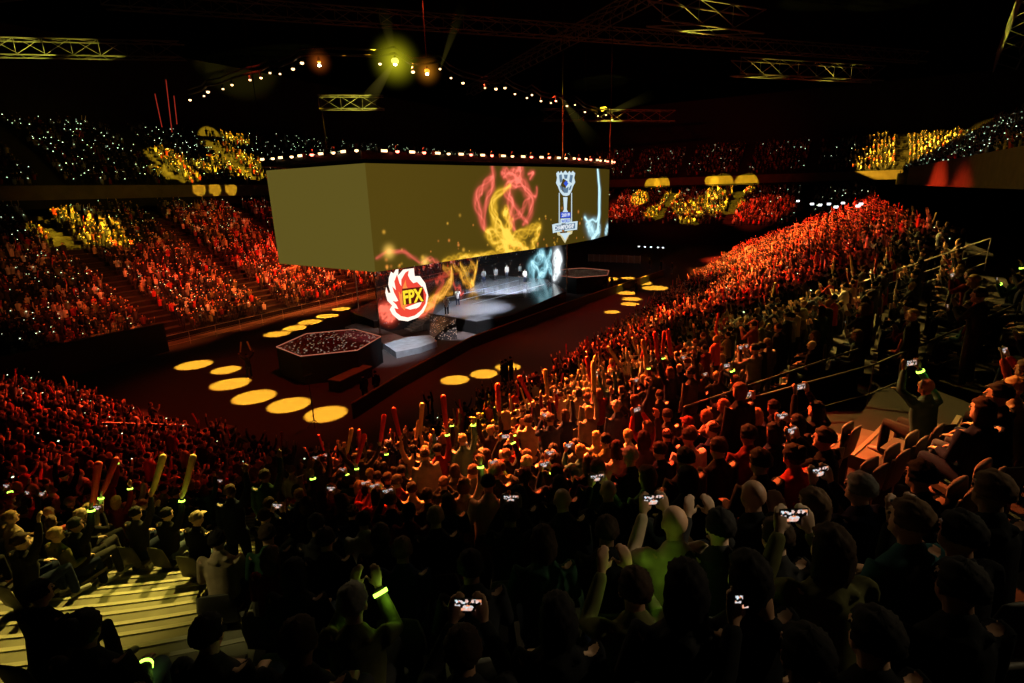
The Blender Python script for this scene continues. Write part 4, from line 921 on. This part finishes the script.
for px, py in [(605,292),(612,290),(636,296),(650,270),(661,272),(672,274),(378,398),(366,402)]:
    p = at(px, py, 0)
    side_ = 'far end of the floor' if px > 600 else 'floor railing'
    standing(p.x, max(p.y, 16.7), 0, 1.3, 'stand_side', 'short', 'black', 'black', {605:'crew member in black left of a pair by the far floor lights',612:'crew member in black right of a pair by the far floor lights',636:'crew member in black among the striped yellow pools',650:'leftmost of three crew members by the wooden barrier',661:'middle of three crew members by the wooden barrier',672:'rightmost of three crew members by the wooden barrier',378:'crew member in black at the rail near the brightest pool',366:'crew member in black left of another at the near rail'}[px])
# mast with a sign
p = at(315, 428, 0); e = tag(empty('camera_mast', (p.x, p.y, 0)), 'thin dark mast with a small box among the yellow light pools', 'mast')
mb = MB(); mb.tube([(0,0,0),(0,0,2.9)], .025, 6); mb.build('pole', M['blackmetal'], e)
mb = MB(); mb.box((0,0,2.95), (.5,.16,.14)); mb.build('mast_head', M['black'], e)
mb = MB()
for i in range(3): mb.tube([(0,0,.5),(.4*math.cos(i*2.1),.4*math.sin(i*2.1),.01)], .015, 5)
mb.build('tripod_base', M['blackmetal'], e)
# flight cases / bench on the floor
for (px, py, d, lab, nm) in [(352,384,(3.2,.9,.7),'long dark red-lit case beside the near podium','equipment_case'), (210,452,(2.2,1.2,.9),'reddish case beside the end block handrail','equipment_case')]:
    p = at(px, py, 0); e = tag(empty(nm, (p.x, p.y, 0), .1), lab, 'case')
    mb = MB(); mb.box((0,0,d[2]/2+.06), d); mb.build('case_body', M['wall'], e)
    mb = MB(); mb.box((0,0,d[2]+.08), (d[0]+.04,d[1]+.04,.06)); mb.build('case_lid', M['wood'], e)
    for sx in (-1,1):
        for sy in (-1,1): mb = MB(); mb.ball((sx*d[0]*.42, sy*d[1]*.38, .05), .05, 8); mb.build('caster', M['black'], e)
# ------------------------------------------------------------------ roof trusses and lamps
def truss(p0, p1, w, label, m=None):
    p0, p1 = Vector(p0), Vector(p1); e = tag(empty('roof_truss', p0), label, 'truss', 'roof trusses'); mb = MB(); m = m or M['trussmetal']
    d = (p1-p0); L = d.length; t = d/L; n = t.cross(zz).normalized(); K = max(2, int(L/(w*1.6)))
    crn = [n*w/2+zz*w/2, -n*w/2+zz*w/2, -n*w/2-zz*w/2, n*w/2-zz*w/2]
    for c in crn: mb.tube([c, c+d], .06*w**.5, 5)
    mb.build('chord', m, e); mb = MB()
    for i in range(K):
        a, b = t*L*i/K, t*L*(i+1)/K
        for j in range(4): mb.tube([a+crn[j], (b if i % 2 else b)+crn[(j+1) % 4]], .035*w**.5, 4, cap=False)
        mb.tube([a+crn[0], a+crn[3]], .035, 4, cap=False)
    mb.build('lattice', m, e)
truss((24, 75.5, 27), (37, 60.5, 27), 1.5, 'yellow-lit catwalk truss above the upper left balcony')
truss((18, 66, 28), (30, 30, 28), 1.5, 'dark roof truss crossing at upper left')
truss((60, 66.5, 25.2), (66, 59.5, 25.2), 1.8, 'yellow-lit truss behind the bright lamps')
truss((78, 12, 26.2), (96, -4, 26.2), 1.8, 'yellow-lit truss above the far right stand')
truss((52, 15, 26.8), (62, 8, 26.8), 2.0, 'yellow-lit truss end at top right of centre')
truss((88, -16, 25), (64, -13, 28), 2.0, 'yellow-lit truss at the top right corner')
truss((30, -20, 30), (90, 60, 30), 1.4, 'dark diagonal truss across the roof'); truss((30, 60, 30), (110, -10, 30), 1.4, 'second dark diagonal truss across the roof')
truss((100, 50, 26), (120, 30, 26), 2, 'faintly lit truss over the far end')
chain = [(190,100),(204,96),(208,92),(223,89),(232,85),(250,80),(261,78),(270,73),(280,74),(293,69),(302,63),(319,62),(380,64),(395,61),(413,72),(427,71),(440,69),(451,78),(463,83),(485,88),(496,89),(505,88),(515,94),(527,98),(532,95),(541,101),(551,103),(556,101),(567,106),(575,105),(585,112),(598,116),(606,115),(612,120)]
P22 = [at(x, y, 22) for x, y in chain]
tb = tag(empty('lighting_truss', (40, 31, 22)), 'long curved lighting truss carrying a string of warm lamps', 'truss')
mb = MB()
mb.tube([p+Vector((0,0,.55)) for p in P22], .10, 5); mb.tube([p+Vector((0,0,1.0)) for p in P22], .08, 5); att(mb.build('truss_chord', M['blackmetal']), tb)
for p in P22[::5]: mb = MB(); mb.tube([p+Vector((0,0,1)), (p.x, p.y, 33.8)], .02, 4); att(mb.build('hanging_cable', M['black']), tb)
def lampmesh(r):
    a = MB(); a.tube([(0,0,.38),(0,0,.05)], [r*.55, r*1.05], 10, cap=False); b = MB(); b.ball((0,0,0), (r, r, r*.75), 10)
    return a.mesh('lamp_housing', M['black'], True), b
_mb = MB(); _mb.ball((0,0,0), (.14,.14,.08), 10); LC = _mb.mesh('lamp_core', M['hot'], True)
LH, LB = lampmesh(.13); L1 = LB.mesh('lamp_lens', M['warm'], True)
_, LB2 = lampmesh(.30); L2 = LB2.mesh('lamp_lens', M['yellowlamp'], True); _, LB3 = lampmesh(.24); L3 = LB3.mesh('lamp_lens', M['orangelamp'], True); L4 = LB.mesh('lamp_lens', M['red'], True)
for i, p in enumerate(P22):
    x, y = chain[i]; big = {395: (L2, 'brightest yellow lamp on the curved truss'), 427: (L3, 'orange lamp right of the brightest yellow lamp'), 319: (L3, 'orange lamp left of the brightest yellow lamp')}.get(x)
    e = tag(empty('spotlight', p), big[1] if big else f'small warm lamp, {ordn(i+1)} from the left on the curved truss', 'lamp', 'lamps on the curved truss')
    link('lamp_housing', LH, e); ln = link('lamp_lens', big[0] if big else L1, e)
    if big: link('lamp_core', LC, e, (0,0,-.26))  # wide tinted lens around the core stands in for the lamp's glow
    if not big: ln.scale = (random.uniform(.7, 1.25),)*3
    elif x == 319: ln.scale = (.6,)*3
mb = MB(); mb.box((0,0,0), (.62,.22,.3)); BARH = mb.mesh('lamp_housing', M['black']); mb = MB(); mb.box((0,-.12,0), (.46,.03,.15)); BARL = mb.mesh('lamp_lens', M['warm'])
s = .8; i = 0
while s < ringL[6]:
    x, y = pathpt(s, .55); q = pathpt(s+.01, .55); rz = math.atan2(q[1]-y, q[0]-x)
    e = tag(empty('stage_light', (x, y, RT+.75), rz), f'warm lamp on the rim of the hanging screen, {ordn(i+1)} from its left end', 'lamp', 'lamps on the hanging screen rim')
    if i % 2 == 0: link('lamp_housing', BARH, e); link('lamp_lens', BARL, e)
    else:
        link('lamp_housing', LH, e); link('lamp_lens', L4 if i % 6 == 5 or i % 6 == 1 and s > 12 else L1, e)
    s += 1.15; i += 1
mb = MB(); SUITE = MB(); SUITE.box((0,0,0), (.22,.22,.12)); SM = SUITE.mesh('lamp', M['white'])
for j, (px, py) in enumerate([(798,204),(812,207),(820,208),(829,207),(836,210),(843,206),(858,209),(861,207)]):
    p = at(px, py-3, 10.6); e = link('box_light', SM, None, p); tag(e, f'white light in the boxes beyond the right stand, {ordn(j+1)} from the left', 'lamp', 'white lights in the far boxes')
for j, x in enumerate((639,645,651,658,663)):
    e = link('box_light', SM, None, at(x, 246.5+(x-639)*.05, 3)); tag(e, f'small white light on the far end wall, {ordn(j+1)} from the left', 'lamp', 'white lights on the far end wall')
for j, (x0, y0, x1, y1) in enumerate([(155,94,162,127),(166,80,172,132),(174,96,177,124)]):
    r0, r1 = ray(x0, y0), ray(x1, y1); t0, t1 = 71/r0.y, 71/r1.y
    mb = MB(); mb.tube([(r0.x*t0, 71, H+r0.z*t0), (r1.x*t1, 71, H+r1.z*t1)], .05, 5)
    tag(mb.build('hanging_cable', flat('cable_red_glow', (.25,.02,.01), 1)), 'dim cable with painted red glow hanging before the upper balcony, ' + ('left of three', 'middle of three', 'right of three')[j], 'cable')  # emission puts the red light on the cables into their material
def glowmat(name, c, strength, radius=None):
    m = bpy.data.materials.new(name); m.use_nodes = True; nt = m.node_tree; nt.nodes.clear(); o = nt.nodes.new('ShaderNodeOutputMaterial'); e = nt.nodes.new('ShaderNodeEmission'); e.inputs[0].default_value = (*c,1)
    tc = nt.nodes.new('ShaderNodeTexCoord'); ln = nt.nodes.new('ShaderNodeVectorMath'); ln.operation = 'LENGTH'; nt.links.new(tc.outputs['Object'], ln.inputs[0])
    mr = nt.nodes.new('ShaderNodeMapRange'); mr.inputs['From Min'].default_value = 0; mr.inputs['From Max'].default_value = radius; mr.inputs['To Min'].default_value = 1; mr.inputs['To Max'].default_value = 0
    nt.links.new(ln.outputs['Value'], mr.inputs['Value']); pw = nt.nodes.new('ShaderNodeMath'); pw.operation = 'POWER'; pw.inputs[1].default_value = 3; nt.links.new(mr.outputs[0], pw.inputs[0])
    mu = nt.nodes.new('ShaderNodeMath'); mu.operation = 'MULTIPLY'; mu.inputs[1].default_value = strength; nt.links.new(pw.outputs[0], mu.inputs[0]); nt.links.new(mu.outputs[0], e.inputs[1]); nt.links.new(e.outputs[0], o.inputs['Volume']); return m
for (px, py), c, rad, stg, lab in [((395,61),(.8,.75,.02),2.4,.55,'yellow-green painted glow around the brightest lamp'),((427,71),(1,.35,.02),1.5,.6,'orange painted glow around the orange lamp'),((319,62),(1,.2,.02),1.2,.5,'reddish painted glow around the left orange lamp')]:
    mb = MB(); mb.ball((0,0,0), rad, 16); o = mb.build('painted_glow', glowmat('painted_glow', c, stg, rad), None, loc=at(px, py, 22)); tag(o, lab, 'painted glow', kind='stuff')  # self-glowing balls added to imitate lamplight in haze
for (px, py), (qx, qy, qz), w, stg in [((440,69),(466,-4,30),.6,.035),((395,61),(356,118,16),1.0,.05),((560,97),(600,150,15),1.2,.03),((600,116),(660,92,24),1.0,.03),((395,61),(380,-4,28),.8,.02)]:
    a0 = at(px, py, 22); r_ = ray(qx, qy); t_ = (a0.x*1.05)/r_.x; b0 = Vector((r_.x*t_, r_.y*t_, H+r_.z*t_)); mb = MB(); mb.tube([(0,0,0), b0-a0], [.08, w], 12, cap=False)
    o = mb.build('painted_beam', glowmat('beam_glow', (.8,.65,.1), stg*3, (b0-a0).length), None, loc=a0); tag(o, 'faint painted beam fanning out from the curved truss', 'painted glow', 'painted beams around the lamps', 'stuff')  # emissive cones painted in for beams, nothing is scattered
# ------------------------------------------------------------------ light
world = bpy.data.worlds.new('w'); scn.world = world; world.use_nodes = True
world.node_tree.nodes['Background'].inputs[0].default_value = (.5,.4,.35,1); world.node_tree.nodes['Background'].inputs[1].default_value = .0016
def spot(loc, tgt, E, color, rad, blend=.2, size=.15, name='spot'):
    """E: irradiance at the target; rad: radius of the pool there"""
    loc, tgt = Vector(loc), Vector(tgt); d = (tgt-loc).length; L = bpy.data.lights.new(name, 'SPOT'); L.energy = E*4*math.pi*d*d*.9; L.color = color
    L.spot_size = 2*math.atan(rad/d); L.spot_blend = blend; L.shadow_soft_size = size; L.use_custom_distance = False if hasattr(L, 'use_custom_distance') else None
    o = bpy.data.objects.new(name, L); col.objects.link(o); o.location = loc; o.rotation_mode = 'QUATERNION'; o.rotation_quaternion = (tgt-loc).to_track_quat('-Z', 'Y'); return o
YEL, RED, ORG = (1,.60,.02), (1,.055,.015), (1,.19,.03)
pools = [(194,365,1.25),(226,370,1.0),(230,384,1.25),(254,397,1.3),(289,405,1.25),(326,414,1.2),(455,380,.95),(484,374,.95),(508,367,.9),(277,334,1.1),(295,328,1.1),(310,322,1.1),(327,316,1.1),(341,309,1.0),
    (632,299,1.1),(630,304,1.0),(626,293,1.2),(655,288,1.6),(640,283,1.6),(605,279,1.8),(612,312,.8),(628,278,1.0)]
for x, y, r in pools:
    p = at(x, y, 0); dirc = Vector((45-p.x, 31-p.y, 0)).normalized()
    loc = p + dirc*11 + Vector((0,0,15)) if False else (p + Vector((-3, 2 if p.y > 31 else -2, 20))) if p.x < 24 else p + Vector((random.uniform(-3,3), -3 if p.y < 31 else 6, 20))
    spot(loc, p, 40, (1,.56,.035), r*1.05, .3, .05)
def S_(px, py, z): return at(px, py, z)
def stand_spot(pt, E, color, rad, src, blend=.6): spot(src, pt, E, color, rad, blend, .4)
# red on the left stand
for (u, v, E, r, c) in [(34,56,6,8,RED),(44,54,8,8,RED),(52,56,7,9,RED),(58,51,7,6,RED),(40,51,6,6,ORG),(31,51,4,5,ORG),(66,54,6,9,RED),(28,60,1.6,8,ORG),(20,58,1,8,ORG),(46,64,2,8,RED),(27,54,3,6,RED),(40,62,3,8,RED),(60,58,5,9,RED),(22,52,1.6,6,RED),(36,52,4,6,ORG),(48,51,4,6,ORG),(24,51,1.5,6,ORG)]:
    stand_spot((u, v, 1+.455*(v-49)), E*(1.25 if v < 55 else .75), c, r*1.1, (u-2, 42.5, 26))
# left yellow splashes
for px, py, r in [(62,232,1.6),(85,238,2.2),(100,225,1.6),(118,238,1.4),(50,228,1.4),(72,216,1.6)]:
    rr = ray(px, py); t = 66/rr.y if rr.y > 0 else 60; k = 0
    for t in np.arange(20, 140, .25):
        if rr.y*t > 49 and H+rr.z*t < 1.6+.455*(rr.y*t-49): break
    spot((rr.x*t+10, 30, 24), (rr.x*t, rr.y*t, H+rr.z*t), 16, YEL, r, .2, .05)
for px, py, r in [(172,158,2.4),(185,172,2),(205,165,1.6),(226,150,2.4),(240,168,2.4),(250,160,2),(232,135,2.2),(215,160,1.2),(165,170,1.5),(255,172,1.6)]:
    rr = ray(px, py)
    for t in np.arange(20, 160, .25):
        if rr.y*t > 73 and H+rr.z*t < 14.4+.588*(rr.y*t-73): break
    spot((rr.x*t+2, 32, 25), (rr.x*t, rr.y*t, H+rr.z*t), 34, YEL, r*.9, .3, .05)
for px, py, r in [(199,189,1.6),(215,189.5,1.6),(231,189,1.6)]:
    rr = ray(px, py); t = 72.6/rr.y; spot((rr.x*t, 34, 22), (rr.x*t, 72.6, H+rr.z*t), 13, (1,.6,.03), .95, .3, .05)
rr = ray(140, 192); t = 72.6/rr.y; spot((40, 30, 20), (rr.x*t, 72.6, 13.1), .35, YEL, 14, .8, .3)
# far end yellow
for px, py, r in [(640,200,2.2),(652,185,2),(662,184,2),(655,212,2.4),(672,198,2.6),(684,208,2.6),(700,205,3),(715,195,2.4),(720,184,2.8),(742,190,2.4),(730,205,2.6),(745,183,2.6),(690,218,2.4),(708,212,2.2),(640,196,2),(712,181,1.6)]:
    rr = ray(px, py)
    for t in np.arange(60, 220, .4):
        if rr.x*t > 119 and H+rr.z*t < 5+.4*(rr.x*t-119): break
        if rr.x*t > 138.6 and 12.2 < H+rr.z*t: break
    spot((70, 30, 26), (rr.x*t, rr.y*t, H+rr.z*t), 16, YEL, r, .2, .05)
for px, py, r in [(760,212,6),(740,215,4),(622,205,5)]:
    rr = ray(px, py); t = 124/rr.x; spot((80, 30, 26), (124, rr.y*t, H+rr.z*t), 5, RED, r, .5, .2)
spot((80, 30, 26), (140, 31, 15), .45, RED, 30, .8, .3)
# right balcony yellow
for px, py, r in [(880,165,2.4),(895,155,2.4),(905,145,2.6),(918,138,2.6),(930,128,2.2),(890,172,2),(925,150,2),(915,158,2),(940,140,2)]:
    rr = ray(px, py)
    for t in np.arange(20, 160, .25):
        if rr.y*t < -11.3 and H+rr.z*t < 14.2-.588*(rr.y*t+11.5): break
        if rr.x*t > 139.3 and H+rr.z*t < 15.2+.588*(rr.x*t-139.3): break
    spot((rr.x*t-12, 24, 26), (rr.x*t, rr.y*t, H+rr.z*t), 26, (1,.55,.03), r*1.2, .25, .05)
spot((45, 28, 22), (52, -11, 12.8), .45, YEL, 16, .7, .2)
# right stand: red-orange wash, strongest mid-way
for (u, v, E, r, c) in [(34,12,9,6,ORG),(42,10,9,8,ORG),(50,10,10,8,ORG),(60,9,9,9,ORG),(70,8,9,9,ORG),(82,8,8,11,ORG),(95,8,7,12,RED),(56,2,5,8,RED),(70,0,5,9,RED),(44,2,3.5,7,RED),(27,12,7,5,RED),(84,-2,4,9,RED),(36,5,3,6,RED)]:
    stand_spot((u, v-1.2, .8+.44*(14.3-v)), E*3.8, c, r, (u+6, 34, 24))
# crowd at centre below the bench rows
for (px, py, E, r, c) in [(440,465,5.5,3.2,ORG),(500,475,5.5,3,ORG),(560,450,4.5,3.5,ORG),(620,440,3,4,RED),(560,410,6,4,ORG),(390,470,3.5,3,RED),(660,400,2.5,4,ORG),(700,430,1.2,3.5,RED),(840,450,.75,2.4,(1,.2,.04)),(900,450,.5,2.0,(1,.2,.04)),(780,450,.5,2.2,RED),(480,432,5,1.6,YEL)]:
    b = snap(px, py, .8)
    if b: spot((b[1]+16, b[2]+18, 24), (b[1], b[2], tz(b[3])+.8), E*10, c, r, .7, .3)
# upper right yellow-green rim
for (px, py, E, r) in [(860,300,3.2,3),(800,320,3,3),(930,240,4,2.6),(975,250,7,1.7),(830,370,3.2,2.4),(760,330,1.8,3),(940,400,3,1.6),(890,300,2.5,3),(1010,300,2,1.5)]:
    b = snap(px, py, 1.0)
    if b: spot((b[1]+22, b[2]+14, 24), (b[1], b[2], tz(b[3])+1), E*1.6, (1,.62,.12), r, .6, .2)
# bottom-left: yellow pool on the stepped aisle and its left neighbours
b = at(190, 575, 6); spot((18, 26, 24), b, 4.2, (1,.78,.10), 1.8, .95, .3)
b = at(60, 630, 7); spot((18, 26, 24), b, .6, (.95,.85,.12), 2.2, .7, .3)
b = at(110, 525, 7); spot((26, 24, 24), b, 10, (1,.72,.12), 3, .7, .3)
for px, py, E, r in [(60,420,2.4,7),(130,410,3,5),(40,400,2,7),(60,480,1.2,5),(150,470,1.0,4)]:
    b = snap(px, py, 1.0); spot((35, 30, 24), (b[1], b[2], tz(b[3])+1), E*1.8, RED, r, .7, .3)
# stage and floor
spot((48, 27, 6.7), (54, 33, 1.2), 14, (.85,.92,1), 8, .7, .3); spot((42, 25.5, 6.7), (42, 28.5, 1.2), 12, (.9,.92,1), 5, .8, .2); spot((30, 20, 20), (37.5, 27, 1.2), 8, (.9,.9,1), 3, .5, .2); spot((24, 20, 18), (30, 29, .5), 3, (.75,.88,1), 4.2, .7, .2)
spot((24, 20, 28), (22, 29, 0), .5, RED, 12, .6, .5); spot((60, 20, 28), (50, 19.5, 0), .9, RED, 14, .6, .5); spot((40, 20, 28), (32, 19.5, 0), .35, RED, 10, .6, .5)
spot((40, 30, 28), (40, 46, 0), .6, RED, 16, .6, .5)
# foreground: faint warm key from the arena, so heads show as rims
spot((25, 25, 24), (2.5, 1.0, 9.6), .2, (1,.72,.35), 5, .8, .4)
spot((30, -14, 24), (3, -.5, 9.8), .09, (1,.75,.4), 5, .8, .4)
b = at(925, 530, 10.3); spot((12, -12, 22), b, .7, (1,.8,.45), 1.2, .6, .2)
b = at(690, 530, 9.8); spot((12, -12, 22), b, .9, (1,.82,.5), .5, .6, .2)
b = at(222, 570, 8.0); spot((-6, 12, 22), b, .8, (1,.85,.3), 1.0, .6, .2)
# unseen spots added below the roof trusses to light them yellow
for loc, tg, E, r in [((30,60,20),(27,72,27),14,2.2),((36,54,20),(31,67.5,27),9,1.6),((62,52,20),(63,63,25.2),14,3),((80,14,20),(82,9,26.2),12,2.6),((90,6,20),(90,1.5,26.2),12,2.4),((56,14,20),(57,12,26.8),14,2.6),((76,-6,19),(76,-14.5,26.5),8,4),((104,36,19),(110,40,26),14,3)]:
    spot(loc, tg, E, (.85,.75,.08), r, .5, .2)
